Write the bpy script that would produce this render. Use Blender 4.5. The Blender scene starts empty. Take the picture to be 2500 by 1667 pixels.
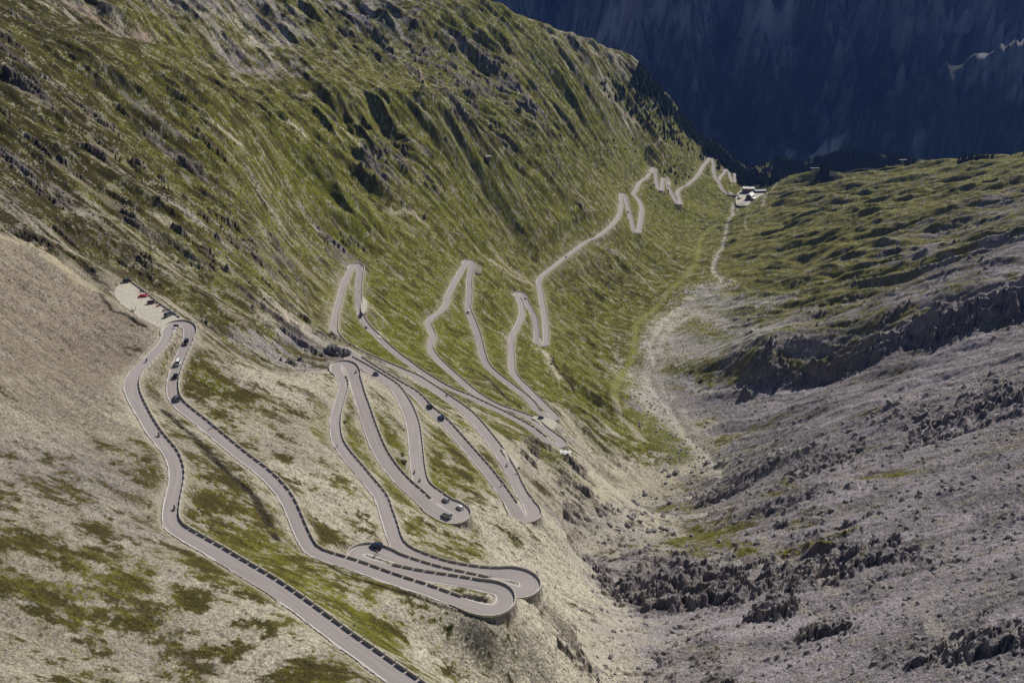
import bpy, bmesh, math, random
import numpy as np
from mathutils import Vector, Matrix
R_ = math.radians
# ------------------------------------------------------------------ camera, sky, sun
scene = bpy.context.scene
C = scene.collection
Q = 1.0                      # terrain mesh density
FPX, PITCH = 2450.0, 25.0    # focal length in photo pixels (2500 wide), camera pitch below level
cam_d = bpy.data.cameras.new("camera"); cam_o = bpy.data.objects.new("camera", cam_d); C.objects.link(cam_o)
cam_d.sensor_width = 36.0; cam_d.lens = 36.0 * FPX / 2500.0
cam_d.clip_start = 1.0; cam_d.clip_end = 30000.0
cam_o.location = (0, 0, 0); cam_o.rotation_euler = (R_(90 - PITCH), 0, 0)
scene.camera = cam_o
SUN_AZ, SUN_EL = 37.0, 40.0  # degrees clockwise from +Y, degrees above the horizon
world = bpy.data.worlds.new("World"); scene.world = world; world.use_nodes = True
nt = world.node_tree; bg = nt.nodes["Background"]
sky = nt.nodes.new("ShaderNodeTexSky"); sky.sky_type = 'NISHITA'; sky.sun_disc = False
sky.sun_elevation = R_(SUN_EL); sky.sun_rotation = R_(SUN_AZ); sky.altitude = 2700
nt.links.new(sky.outputs[0], bg.inputs[0]); bg.inputs[1].default_value = 0.06
sd = bpy.data.lights.new("sun", 'SUN'); sd.energy = 5.0; sd.angle = R_(0.5); sd.color = (1.0, 0.94, 0.84)
so = bpy.data.objects.new("sun", sd); C.objects.link(so)
sv = Vector((math.cos(R_(SUN_EL)) * math.sin(R_(SUN_AZ)), math.cos(R_(SUN_EL)) * math.cos(R_(SUN_AZ)), math.sin(R_(SUN_EL))))
so.rotation_euler = sv.to_track_quat('Z', 'Y').to_euler(); so.location = sv * 500
scene.view_settings.view_transform = 'Standard'; scene.view_settings.look = 'None'
scene.view_settings.exposure = 0.12; scene.view_settings.gamma = 1.0
scene.render.engine = 'CYCLES'
scene.cycles.max_bounces = 4; scene.cycles.diffuse_bounces = 2; scene.cycles.volume_bounces = 0
scene.cycles.use_denoising = True
rng = np.random.default_rng(7); random.seed(7)

# ------------------------------------------------------------------ helpers: objects
def tag(o, label=None, cat=None, group=None, kind=None):
    if label: o["label"] = label
    if cat: o["category"] = cat
    if group: o["group"] = group
    if kind: o["kind"] = kind
    return o
def empty(name, loc=(0, 0, 0), rz=0.0):
    o = bpy.data.objects.new(name, None); C.objects.link(o)
    o.location = loc; o.rotation_euler = (0, 0, rz); o.empty_display_size = 1; return o
def link_mesh(name, me, parent=None, loc=None, rot=None):
    o = bpy.data.objects.new(name, me); C.objects.link(o)
    if parent: o.parent = parent
    if loc is not None: o.location = loc
    if rot is not None: o.rotation_euler = rot
    return o
def mesh_from(name, V, F, mats, smooth=False, mi=None):
    me = bpy.data.meshes.new(name); me.from_pydata([tuple(map(float, v)) for v in V], [], [tuple(map(int, f)) for f in F])
    for m in (mats if isinstance(mats, (list, tuple)) else [mats]): me.materials.append(m)
    if mi is not None: me.polygons.foreach_set("material_index", np.asarray(mi, np.int32))
    if smooth: me.polygons.foreach_set("use_smooth", np.ones(len(me.polygons), bool))
    me.update(); return me
def quads_mesh(name, V, F4, mats, smooth=True, mi=None):
    """fast mesh from numpy: V (n,3), F4 (m,4)"""
    me = bpy.data.meshes.new(name); n, m = len(V), len(F4)
    me.vertices.add(n); me.vertices.foreach_set("co", np.ascontiguousarray(V, np.float32).ravel())
    me.loops.add(m * 4); me.loops.foreach_set("vertex_index", np.ascontiguousarray(F4, np.int32).ravel())
    me.polygons.add(m); me.polygons.foreach_set("loop_start", np.arange(0, m * 4, 4, dtype=np.int32))
    try: me.polygons.foreach_set("loop_total", np.full(m, 4, np.int32))
    except Exception: pass
    me.polygons.foreach_set("use_smooth", np.full(m, bool(smooth)))
    for mt in (mats if isinstance(mats, (list, tuple)) else [mats]): me.materials.append(mt)
    if mi is not None: me.polygons.foreach_set("material_index", np.asarray(mi, np.int32))
    me.update(calc_edges=True); return me
def tris_mesh(name, V, F3, mats, smooth=False, mi=None):
    me = bpy.data.meshes.new(name); n, m = len(V), len(F3)
    me.vertices.add(n); me.vertices.foreach_set("co", np.ascontiguousarray(V, np.float32).ravel())
    me.loops.add(m * 3); me.loops.foreach_set("vertex_index", np.ascontiguousarray(F3, np.int32).ravel())
    me.polygons.add(m); me.polygons.foreach_set("loop_start", np.arange(0, m * 3, 3, dtype=np.int32))
    try: me.polygons.foreach_set("loop_total", np.full(m, 3, np.int32))
    except Exception: pass
    me.polygons.foreach_set("use_smooth", np.full(m, bool(smooth)))
    for mt in (mats if isinstance(mats, (list, tuple)) else [mats]): me.materials.append(mt)
    if mi is not None: me.polygons.foreach_set("material_index", np.asarray(mi, np.int32))
    me.update(calc_edges=True); return me

# ------------------------------------------------------------------ helpers: materials
def mat(name, col, rough=0.8, metal=0.0, noise=0.0, scale=1.0, bump=0.0, spec=0.3, col2=None, coat=0.0):
    m = bpy.data.materials.new(name); m.use_nodes = True; t = m.node_tree; b = t.nodes["Principled BSDF"]
    b.inputs["Roughness"].default_value = rough; b.inputs["Metallic"].default_value = metal
    b.inputs["Specular IOR Level"].default_value = spec
    if coat: b.inputs["Coat Weight"].default_value = coat
    c1 = tuple(col) + (1,)
    if noise or col2:
        tc = t.nodes.new("ShaderNodeTexCoord"); nz = t.nodes.new("ShaderNodeTexNoise")
        nz.inputs["Scale"].default_value = scale; nz.inputs["Detail"].default_value = 6
        t.links.new(tc.outputs["Object"], nz.inputs["Vector"])
        rp = t.nodes.new("ShaderNodeValToRGB")
        a = tuple(x * (1 - noise) for x in col) + (1,)
        bb = tuple(col2) + (1,) if col2 else tuple(min(1, x * (1 + noise)) for x in col) + (1,)
        rp.color_ramp.elements[0].color = a; rp.color_ramp.elements[0].position = .3
        rp.color_ramp.elements[1].color = bb; rp.color_ramp.elements[1].position = .7
        t.links.new(nz.outputs[0], rp.inputs[0]); t.links.new(rp.outputs[0], b.inputs["Base Color"])
        if bump:
            bp = t.nodes.new("ShaderNodeBump"); bp.inputs["Distance"].default_value = bump
            t.links.new(nz.outputs[0], bp.inputs["Height"]); t.links.new(bp.outputs[0], b.inputs["Normal"])
    else: b.inputs["Base Color"].default_value = c1
    return m
def ground_mat(name, bump=0.35, fine=0.5):
    m = bpy.data.materials.new(name); m.use_nodes = True; t = m.node_tree; b = t.nodes["Principled BSDF"]
    b.inputs["Roughness"].default_value = 0.95; b.inputs["Specular IOR Level"].default_value = 0.08
    at = t.nodes.new("ShaderNodeAttribute"); at.attribute_name = "Col"
    tc = t.nodes.new("ShaderNodeTexCoord")
    n1 = t.nodes.new("ShaderNodeTexNoise"); n1.inputs["Scale"].default_value = 2.4; n1.inputs["Detail"].default_value = 5; n1.inputs["Roughness"].default_value = .7
    n2 = t.nodes.new("ShaderNodeTexVoronoi"); n2.inputs["Scale"].default_value = 0.9
    t.links.new(tc.outputs["Object"], n1.inputs["Vector"]); t.links.new(tc.outputs["Object"], n2.inputs["Vector"])
    mr = t.nodes.new("ShaderNodeMapRange"); mr.inputs[1].default_value = .30; mr.inputs[2].default_value = .70
    mr.inputs[3].default_value = 1 - fine; mr.inputs[4].default_value = 1 + fine
    t.links.new(n1.outputs[0], mr.inputs[0])
    mx = t.nodes.new("ShaderNodeVectorMath"); mx.operation = 'SCALE'
    t.links.new(at.outputs["Color"], mx.inputs[0]); t.links.new(mr.outputs[0], mx.inputs["Scale"])
    t.links.new(mx.outputs[0], b.inputs["Base Color"])
    ad = t.nodes.new("ShaderNodeMath"); ad.operation = 'ADD'
    t.links.new(n1.outputs[0], ad.inputs[0]); t.links.new(n2.outputs["Distance"], ad.inputs[1])
    bp = t.nodes.new("ShaderNodeBump"); bp.inputs["Distance"].default_value = bump; bp.inputs["Strength"].default_value = 0.9
    t.links.new(ad.outputs[0], bp.inputs["Height"]); t.links.new(bp.outputs[0], b.inputs["Normal"])
    return m
# ------------------------------------------------------------------ camera geometry and noise
CP_, SP_ = math.cos(R_(PITCH)), math.sin(R_(PITCH))
def rays(uv):
    uv = np.atleast_2d(np.asarray(uv, float)); n = len(uv)
    a = uv[:, 0] - 1250; b = -(uv[:, 1] - 833.5)
    return np.stack([a, FPX * CP_ + b * SP_, -FPX * SP_ + b * CP_], 1)
def proj(P):
    P = np.atleast_2d(P); d = P[:, 1] * CP_ - P[:, 2] * SP_; h = P[:, 1] * SP_ + P[:, 2] * CP_
    return np.stack([1250 + FPX * P[:, 0] / d, 833.5 - FPX * h / d], 1)
def fwd(u, v, y):
    d = rays([(u, v)])[0]; return d * (y / d[1])
NT = 1024
def _spec(beta, lo, hi=512, seed=0):
    r = np.random.default_rng(seed); f = np.fft.fftfreq(NT) * NT
    k = np.hypot(f[:, None], f[None, :]); k[0, 0] = 1
    A = np.where((k >= lo) & (k <= hi), k ** (-beta), 0); A[0, 0] = 0
    n = np.fft.ifft2(np.fft.fft2(r.standard_normal((NT, NT))) * A).real
    return (n / n.std()).astype(np.float32)
T_SM = [_spec(1.9, 4, seed=s) for s in range(3)]        # smooth fractal
T_RO = [_spec(1.35, 4, seed=10 + s) for s in range(3)]  # rough fractal
def _ridge(seed, octs=6):
    t = np.zeros((NT, NT), np.float32); a = 1.0; w = 1.0; lo = 4
    for i in range(octs):
        b = _spec(0.6, lo, lo * 2.2, seed + i); rd = 1 - np.abs(b) * .9; t += a * rd * w
        w = np.clip(rd, 0, 1) * .8 + .2; a *= .52; lo *= 2
    t -= t.mean(); return (t / t.std()).astype(np.float32)
T_RI = [_ridge(30), _ridge(50)]
T_RS = [_ridge(70, 2), _ridge(80, 3)]
def samp(T, x, y, wl, ang=0.0, stretch=1.0, ox=0.0):
    """tile noise whose largest features are about wl metres; ang = azimuth (deg from +Y) of the long axis"""
    ca, sa = math.cos(R_(ang)), math.sin(R_(ang))
    al = x * sa + y * ca; ac = x * ca - y * sa
    s = NT / (4.0 * wl)
    u = (ac * s + ox * 7.31 + 3000.5).astype(np.float32); v = (al * s / stretch + ox * 3.77 + 5000.25).astype(np.float32)
    i = np.floor(u).astype(np.int32); j = np.floor(v).astype(np.int32); a = u - i; b = v - j
    i &= NT - 1; j &= NT - 1; i1 = (i + 1) & (NT - 1); j1 = (j + 1) & (NT - 1)
    return (T[i, j] * (1 - a) + T[i1, j] * a) * (1 - b) + (T[i, j1] * (1 - a) + T[i1, j1] * a) * b
def sst(a, b, x):
    t = np.clip((x - a) / (b - a), 0, 1); return t * t * (3 - 2 * t)

# ------------------------------------------------------------------ traced road (photo points -> a road that falls 7.5 %)
def c_(pts,ox,oy,s): return [(ox+x/s,oy+y/s) for x,y in pts]
R1=lambda p:c_(p,200,600,3.92); R2=lambda p:c_(p,200,1000,3.92); R3=lambda p:c_(p,700,1250,3.36)
R4=lambda p:c_(p,780,850,3.92); R5=lambda p:c_(p,780,600,3.92); R6=lambda p:c_(p,1200,600,5.872)
R7=lambda p:c_(p,1400,350,4.704); R8=lambda p:c_(p,1150,850,7.84); R9=lambda p:c_(p,1050,1180,6.533); R10=lambda p:c_(p,1290,990,13.07)
M=[]
M+=R3([(1400,1720),(1042,1450),(852,1320),(662,1180),(492,1060),(252,880),(90,758)])
M+=R2([(1780,1665),(1580,1545),(1440,1462),(1300,1375),(1160,1295),(1020,1215),(900,1140),(848,1070),(842,1000),(855,900),(880,780),(900,680),(903,595),(885,510),(845,415),(780,330),(690,220),(625,115),(560,0)])
M+=R1([(495,1440),(470,1350),(478,1280),(520,1210),(590,1140),(690,1035),(770,950),(808,880),(830,810),(865,760),(945,740),(1005,757),(1032,795),(1028,850),(1000,935),(955,1035),(915,1130),(882,1230),(864,1310),(866,1400),(895,1480),(975,1560)])
M+=R2([(1125,110),(1250,215),(1400,340),(1560,470),(1720,590),(1850,715),(1935,820),(1990,920),(2040,1040),(2085,1150),(2130,1245)])
M+=R3([(150,240),(200,310),(290,355),(420,395),(560,438),(740,505),(920,568),(1100,625),(1280,690),(1450,750),(1580,795),(1680,808),(1755,785),(1795,730),(1790,680),(1750,635),(1600,605),(1450,577),(1270,548),(1080,518),(900,482),(760,448),(640,418),(570,385),(558,345),(605,310),(690,300),(800,340),(900,380),(1000,415),(1100,447),(1200,477),(1300,502),(1400,523),(1500,545),(1600,568),(1700,595),(1800,630),(1880,657),(1950,655),(1998,615),(1990,565),(1930,525),(1850,508),(1750,503),(1650,500),(1500,482),(1350,455),(1250,430),(1150,395),(1050,358),(970,318),(905,262),(875,200),(855,130),(830,50)])
M+=R4([(633,1568),(597,1450),(535,1355),(455,1260),(375,1160),(290,1060),(218,970),(165,870),(147,750),(155,640),(190,510),(218,420),(230,345),(205,275),(160,215),(165,165),(225,145),(285,160),(315,210),(335,290),(373,430),(417,560),(460,695),(510,835),(565,965),(640,1090),(725,1200),(820,1300),(925,1390)])
M+=R9([(0,380),(80,430),(190,500),(290,555),(390,575),(475,545),(505,480),(460,420),(370,370),(270,310),(180,255),(100,190)])
M+=R4([(1010,1330),(960,1250),(937,1130),(924,1000),(910,850),(890,720),(850,600),(790,480),(720,375),(630,305),(520,235),(430,178),(350,134),(275,92),(215,50),(185,18),(205,0),(250,14),(320,62),(410,122),(520,195),(640,270),(760,345),(870,405),(960,480),(1040,570),(1170,680),(1280,800),(1375,910),(1480,1030),(1590,1155),(1685,1280)])
M+=R9([(1075,10),(1225,230),(1360,430),(1385,510),(1450,560),(1540,570),(1620,545),(1655,480),(1610,380),(1520,240)])
M+=R4([(1950,1420),(1880,1290),(1830,1180),(1760,1060),(1700,960),(1600,830),(1515,725),(1430,630),(1330,550),(1220,475),(1120,405),(1010,330),(900,265),(780,215),(640,155),(500,95)])
M+=R5([(340,1000),(230,930),(150,840),(140,770),(155,660),(195,500),(230,370),(280,265),(310,205),(350,178),(390,195),(385,260),(372,450),(380,580),(400,680),(465,780),(550,860),(640,950),(750,1045),(860,1125),(960,1200),(1100,1290),(1250,1375)])
M+=R4([(1420,462),(1530,515),(1680,585),(1820,655),(1950,725),(2060,790)])
M+=R10([(150,790),(340,930),(520,1080),(650,1190),(790,1280),(900,1310),(1010,1300),(1095,1235),(1020,1130),(880,1010),(740,900),(600,800),(500,730),(400,640),(250,510),(120,400)])
M+=R4([(2020,665),(1850,605),(1700,552),(1560,475),(1440,390),(1340,300),(1220,195),(1110,85),(1058,0)])
M+=R5([(1065,930),(1085,860),(1060,795),(1035,740),(1060,700),(1135,645),(1205,570),(1235,470),(1280,370),(1345,260),(1385,190),(1405,152),(1435,142),(1462,165),(1450,230),(1428,340),(1435,430),(1428,520),(1422,610),(1470,730),(1515,860),(1555,1020),(1600,1140),(1695,1235),(1820,1330),(1930,1410),(2030,1500)])
M+=R10([(250,130),(400,250),(520,340),(640,420),(740,450),(840,445),(870,390)])
M+=R8([(1470,1170),(1340,1040),(1200,905),(1040,740),(870,570),(790,430),(775,200),(765,0)])
M+=R6([(280,1350),(310,1255),(380,1130),(435,980),(437,905),(410,800),(358,715),(370,680),(410,675),(447,705),(500,810),(560,920),(615,1030),(638,1170),(650,1300),(658,1395),(695,1432),(755,1425),(780,1370),(775,1200),(765,1050),(735,880),(710,720),(685,590),(675,515),(700,455),(760,400),(880,310),(1000,210),(1120,120),(1250,20)])
M+=R7([(150,1130),(270,1080),(370,1000),(450,930),(510,850),(540,770),(550,680),(548,600),(570,577),(595,610),(610,680),(640,790),(675,920),(705,1015),(735,1033),(755,970),(775,850),(785,750),(760,670),(715,615),(690,580),(720,530),(760,450),(830,400),(880,340),(905,285),(935,283),(940,350),(955,430),(980,530),(1005,550),(1020,520),(1018,470),(1025,415),(1050,400),(1078,420),(1085,490),(1130,570),(1170,650),(1200,703),(1230,700),(1215,640),(1195,560),(1235,515),(1310,480),(1400,400),(1450,330),(1490,260),(1545,200),(1560,160),(1583,170),(1605,230),(1610,310),(1635,400),(1672,450),(1700,515),(1750,565),(1830,592),(1900,603)])
B=R7([(1668,440),(1675,395),(1720,355),(1740,320),(1725,290),(1745,290),(1785,350),(1820,440),(1855,450),(1850,340)])
MAIN=np.array(M);BR=np.array(B)
def dens(P,step=4):
    # catmull-rom
    P=np.vstack([2*P[0]-P[1],P,2*P[-1]-P[-2]]); out=[]
    for i in range(1,len(P)-2):
        a,b,c_,d=P[i-1:i+3]; n=max(1,int(np.linalg.norm(c_-b)/step))
        t=np.arange(n)[:,None]/n
        out.append(.5*((2*b)+(c_-a)*t+(2*a-5*b+4*c_-d)*t**2+(3*b-a-3*c_+d)*t**3))
    return np.vstack(out+[P[-2:-1]])
def solve(uv, z0=None, slope=.075, X0=None):
    D = rays(uv); out = []
    X = D[0] * (z0 / D[0, 2]) if X0 is None else X0; z = X[2]; out = [X]
    for d in D[1:]:
        zz = z
        for k in range(12):
            Y = d * (zz / d[2]); hd = math.hypot(Y[0] - X[0], Y[1] - X[1]); zz = z - slope * hd
        X = d * (zz / d[2]); z = zz; out.append(X)
    return np.array(out)
def gsm(A, sig):
    n = int(sig * 3) + 1; k = np.exp(-.5 * (np.arange(-n, n + 1) / sig) ** 2); k /= k.sum()
    P = np.vstack([2 * A[0] - A[n:0:-1], A, 2 * A[-1] - A[-2:-n - 2:-1]])
    return np.stack([np.convolve(P[:, i], k, 'valid') for i in range(A.shape[1])], 1)
def resample(X, ds):
    L = np.r_[0, np.cumsum(np.hypot(*np.diff(X[:, :2], axis=0).T))]
    s = np.arange(0, L[-1], ds); return np.stack([np.interp(s, L, X[:, i]) for i in range(3)], 1), s
RAWX = solve(dens(MAIN), z0=-160.0)
ROAD, RS = resample(RAWX, 1.0); 
far = np.clip(np.hypot(ROAD[:, 0], ROAD[:, 1]) / 1000, 0, 2)[:, None]
ROAD = gsm(ROAD, 1.6) * (1 - far / 2) + gsm(ROAD, 3.5) * far / 2
ROAD[:, 2] = gsm(ROAD, 12)[:, 2]
CP=[ # u,v,y
(1521,1242,600),(1640,1100,770),(1440,1180,690),(1550,1000,870),(1500,900,975),(1560,750,1200),(1640,600,1576),(1700,550,1780),(1770,520,1950),(1770,500,2030),(1780,477,2110),(1740,1130,730),
(1400,1365,450),(1448,1438,385),(1516,1511,335),(1472,1609,275),(1500,1700,250),(1250,1600,232),(1250,1690,222),(1150,1600,228),(1200,1530,233),(1260,1540,238),(1300,1520,249),(1350,1500,264),(1350,1620,240),
(1850,440,2500),(1840,410,2750),(1900,404,2900),(1960,414,2850),(2000,400,2820),(2060,373,2800),(2130,381,2780),(2170,402,2750),(1650,262,2320),(1760,380,2500),
(1700,330,2400),(1600,205,2230),(1500,130,2120),(1400,90,2000),(1300,55,1850),(1170,0,1750),(1780,415,2560),
(1300,300,1440),(1200,200,1520),(1050,400,1100),(1250,560,1172),(1450,400,1640),(1450,250,1780),(1350,150,1800),(1550,300,2000),
(950,200,1300),(950,350,1080),(1100,270,1230),(1000,320,1130),(900,100,1500),(900,0,1600),(700,0,1350),(600,150,1100),(600,300,830),(400,150,920),(400,300,740),(300,300,690),(0,0,820),(200,0,1000),(400,0,1150),
(0,150,660),(0,300,560),(0,450,490),(0,560,445),(0,620,400),(350,700,452),(300,690,458),(600,800,500),(600,680,570),(600,600,620),(600,500,712),(600,400,772),(700,600,745),(850,600,855),(850,500,900),(850,400,965),(700,400,865),(700,500,812),(500,500,660),
(300,450,590),(300,550,530),(150,500,520),(400,650,520),(180,610,470),(700,680,655),(700,740,590),(740,860,520),(700,900,480),(600,900,440),
(150,850,350),(0,750,340),(150,700,405),(0,900,285),(150,1000,290),(0,1100,235),(150,1200,225),(400,1350,212),(0,1350,180),(300,1600,160),(0,1667,135),(600,1667,158),(820,1700,150),
(1700,1300,500),(1900,1200,500),(2200,1200,430),(2500,1200,360),(1700,1500,330),(1700,1400,400),(1550,1350,440),(1900,1400,370),(1900,1600,260),(2200,1400,310),(2200,1600,225),(2500,1400,260),(2500,1667,185),(1700,1650,255),
(1950,1100,620),(2150,1000,620),(2500,1000,500),(2500,1100,430),(2200,1100,540),(1800,1000,830),(1700,930,930),(2000,950,780),(2250,900,720),(2500,830,680),
(2031,915,818),(2291,847,762),(2500,775,742),(2035,862,833),(2287,785,770),(2480,724,750),(2201,805,788),(2223,860,775),(1866,845,880),(1798,924,890),(1883,949,850),
(2000,780,930),(2200,700,950),(2500,600,900),(1700,800,1080),(1800,700,1230),(1650,850,1020),(1650,700,1280),(2000,650,1180),(2200,600,1180),(2450,520,1150),(1800,600,1480),(1750,650,1380),(2000,550,1480),(1900,500,1780),(2200,500,1500),(2450,450,1450),(1850,470,2050),(1950,440,2080),
(1968,429,2180),(2002,443,2150),(2138,422,2150),(2197,403,2150),(2287,392,2150),(2325,409,2100),(2457,384,2000),(2500,386,1950),(2100,480,1800),(2350,450,1700),(1800,540,1750),(1900,452,2130),
(1630,480,1850),(1500,1050,800),(1600,1050,820),(1450,1000,790),(1450,800,1080),(1400,900,880),(1550,650,1350),(1700,500,1960)]
# world points x,y,z (hidden ground behind crests)
#(u,v,y,offs):
WP = []
def back(u, v, y, offs):
    P = fwd(u, v, y); return [tuple(P + np.array(o)) for o in offs]
for (u, v, y) in [(1700,330,2400),(1600,205,2230),(1500,130,2120),(1400,90,2000),(1300,55,1850),(1170,0,1750)]:
    WP += back(u, v, y, [(-60,130,-35),(-150,400,-190),(-300,900,-500)])
for (u, v, y) in [(1968,429,2180),(2138,422,2150),(2197,403,2150),(2287,392,2150),(2457,384,2000),(2500,386,1950)]:
    WP += back(u, v, y, [(20,130,-60),(40,330,-170)])
WP += back(1880,410,2900,[(0,400,-300),(400,600,-300)]) + back(2060,362,2800,[(0,250,-120),(200,700,-350)])
WP += [(-520,900,-20),(-560,1300,-30),(-600,600,10),(-420,450,-60),(-330,300,-80),(-260,200,-85),(-200,100,-90),(330,200,-80),(450,450,-180),(650,800,-230),(900,1200,-280),(1300,1700,-330),(0,100,-140),(100,120,-165),(-1200,2500,-100)]

# ------------------------------------------------------------------ smooth base of the terrain (thin-plate spline over log-polar ground coordinates)
_, rs_ = resample(ROAD, 22.0)
A_ = np.vstack([resample(ROAD, 22.0)[0], np.array([fwd(*c) for c in CP]), np.array(WP)]); nR = len(resample(ROAD, 22.0)[0])
Qk = np.stack([np.arctan2(A_[:, 0], A_[:, 1]), np.log(np.hypot(A_[:, 0], A_[:, 1]))], 1)
lam = np.r_[np.full(nR, 5e-4), np.full(len(CP), 6e-4), np.full(len(WP), 3e-3)]
n_ = len(Qk); dd = np.hypot(Qk[:, None, 0] - Qk[None, :, 0], Qk[:, None, 1] - Qk[None, :, 1])
K_ = dd * dd * np.log(dd + 1e-9); M_ = np.zeros((n_ + 3, n_ + 3)); M_[:n_, :n_] = K_ + np.diag(lam)
M_[:n_, n_] = M_[n_, :n_] = 1; M_[:n_, n_ + 1:] = Qk; M_[n_ + 1:, :n_] = Qk.T
W_ = np.linalg.solve(M_, np.r_[A_[:, 2], 0, 0, 0])
TH, R0, R1_ = .66, 85.0, 3500.0
LR0, LR1 = math.log(R0), math.log(R1_)
CT, CR = 300, 420
def tps_ev(G):
    out = np.empty(len(G))
    for i in range(0, len(G), 20000):
        g = G[i:i + 20000]; d2 = (g[:, None, 0] - Qk[None, :, 0]) ** 2 + (g[:, None, 1] - Qk[None, :, 1]) ** 2
        out[i:i + 20000] = .5 * (d2 * np.log(d2 + 1e-18)) @ W_[:-3] + W_[-3] + g @ W_[-2:]
    return out
_t, _l = np.meshgrid(np.linspace(-TH, TH, CT), np.linspace(LR0, LR1, CR))
ZB = tps_ev(np.stack([_t.ravel(), _l.ravel()], 1)).reshape(_t.shape).astype(np.float32)
def gridlook(Z, th, lr):
    nr, ntt = Z.shape
    t = np.clip((th + TH) / (2 * TH) * (ntt - 1), 0, ntt - 1.001); l = np.clip((lr - LR0) / (LR1 - LR0) * (nr - 1), 0, nr - 1.001)
    i = l.astype(np.int32); j = t.astype(np.int32); a = l - i; b = t - j
    return Z[i, j] * (1 - a) * (1 - b) + Z[i + 1, j] * a * (1 - b) + Z[i, j + 1] * (1 - a) * b + Z[i + 1, j + 1] * a * b
def Hz(Z, x, y): return gridlook(Z, np.arctan2(x, y), np.log(np.hypot(x, y)))
def hits(uv, Z=None):
    """march photo rays down to the ground"""
    Z = ZB if Z is None else Z
    d = rays(uv); d = d / np.hypot(d[:, 0], d[:, 1])[:, None]; t = np.full(len(d), R0 * 1.02); done = np.zeros(len(d), bool)
    for k in range(1850):
        q = d * (t * 1.002)[:, None]; done |= (q[:, 2] < Hz(Z, q[:, 0], q[:, 1])); t = np.where(done, t, t * 1.002)
        if done.all() or t.max() > R1_ * .99: break
    q = d * (t * 1.001)[:, None]; return q

# ------------------------------------------------------------------ fine polar sheet
NTH, NRR = int(1500 * Q), int(2150 * Q)
th1 = np.linspace(-TH, TH, NTH).astype(np.float32); lr1 = np.linspace(LR0, LR1, NRR).astype(np.float32)
THG, LRG = np.meshgrid(th1, lr1); RG = np.exp(LRG)
X = RG * np.sin(THG); Y = RG * np.cos(THG)
Z = gridlook(ZB, THG, LRG).astype(np.float32)
gr_ = np.gradient(ZB, axis=0) / np.gradient(np.exp(_l), axis=0); gt_ = np.gradient(ZB, axis=1) / (np.exp(_l) * 2 * TH / (CT - 1))
GX = gr_ * np.sin(_t) + gt_ * np.cos(_t); GY = gr_ * np.cos(_t) - gt_ * np.sin(_t)
gxf = gridlook(GX.astype(np.float32), THG, LRG); gyf = gridlook(GY.astype(np.float32), THG, LRG); SL = np.hypot(gxf, gyf)
fx, fy = -gxf / (SL + 1e-6), -gyf / (SL + 1e-6)
DIRS = [100.0, 138.0, -50.0, -86.0]      # downhill azimuths used for streaks and folds
THX = np.interp(Y, [200, 275, 335, 385, 450, 600, 770, 900, 1020, 1280, 1576, 1780, 1950, 2110, 2500], [30, 33, 46, 38, 36, 80, 142, 142, 150, 225, 285, 345, 431, 480, 640])
side_r = sst(0, 1, (X - THX - 3) / np.interp(Y, [200, 400, 900], [22, 45, 120])); RW = side_r
AZL = 100 + 36 * sst(-90, -170, X) * sst(850, 1100, Y); AZR = np.interp(Y, [250, 500, 750, 1100, 1600], [-78, -66, -50, -55, -86])
def _wd(az):
    w = [np.exp(9.0 * (np.cos(np.radians(az - a)) - 1)) + 1e-4 for a in DIRS]; t = sum(w); return [x / t for x in w]
wL_, wR_ = _wd(AZL), _wd(AZR); wD = [l * (1 - RW) + r * RW for l, r in zip(wL_, wR_)]
sD = sum(wD); wD = [w / sD for w in wD]
def aniso(T, wl, stretch, ox=0):
    out = 0
    for w, a in zip(wD, DIRS): out = out + w * samp(T, X, Y, wl, a, stretch, ox + a * .1)
    return out / np.sqrt(sum(w * w for w in wD))
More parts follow.
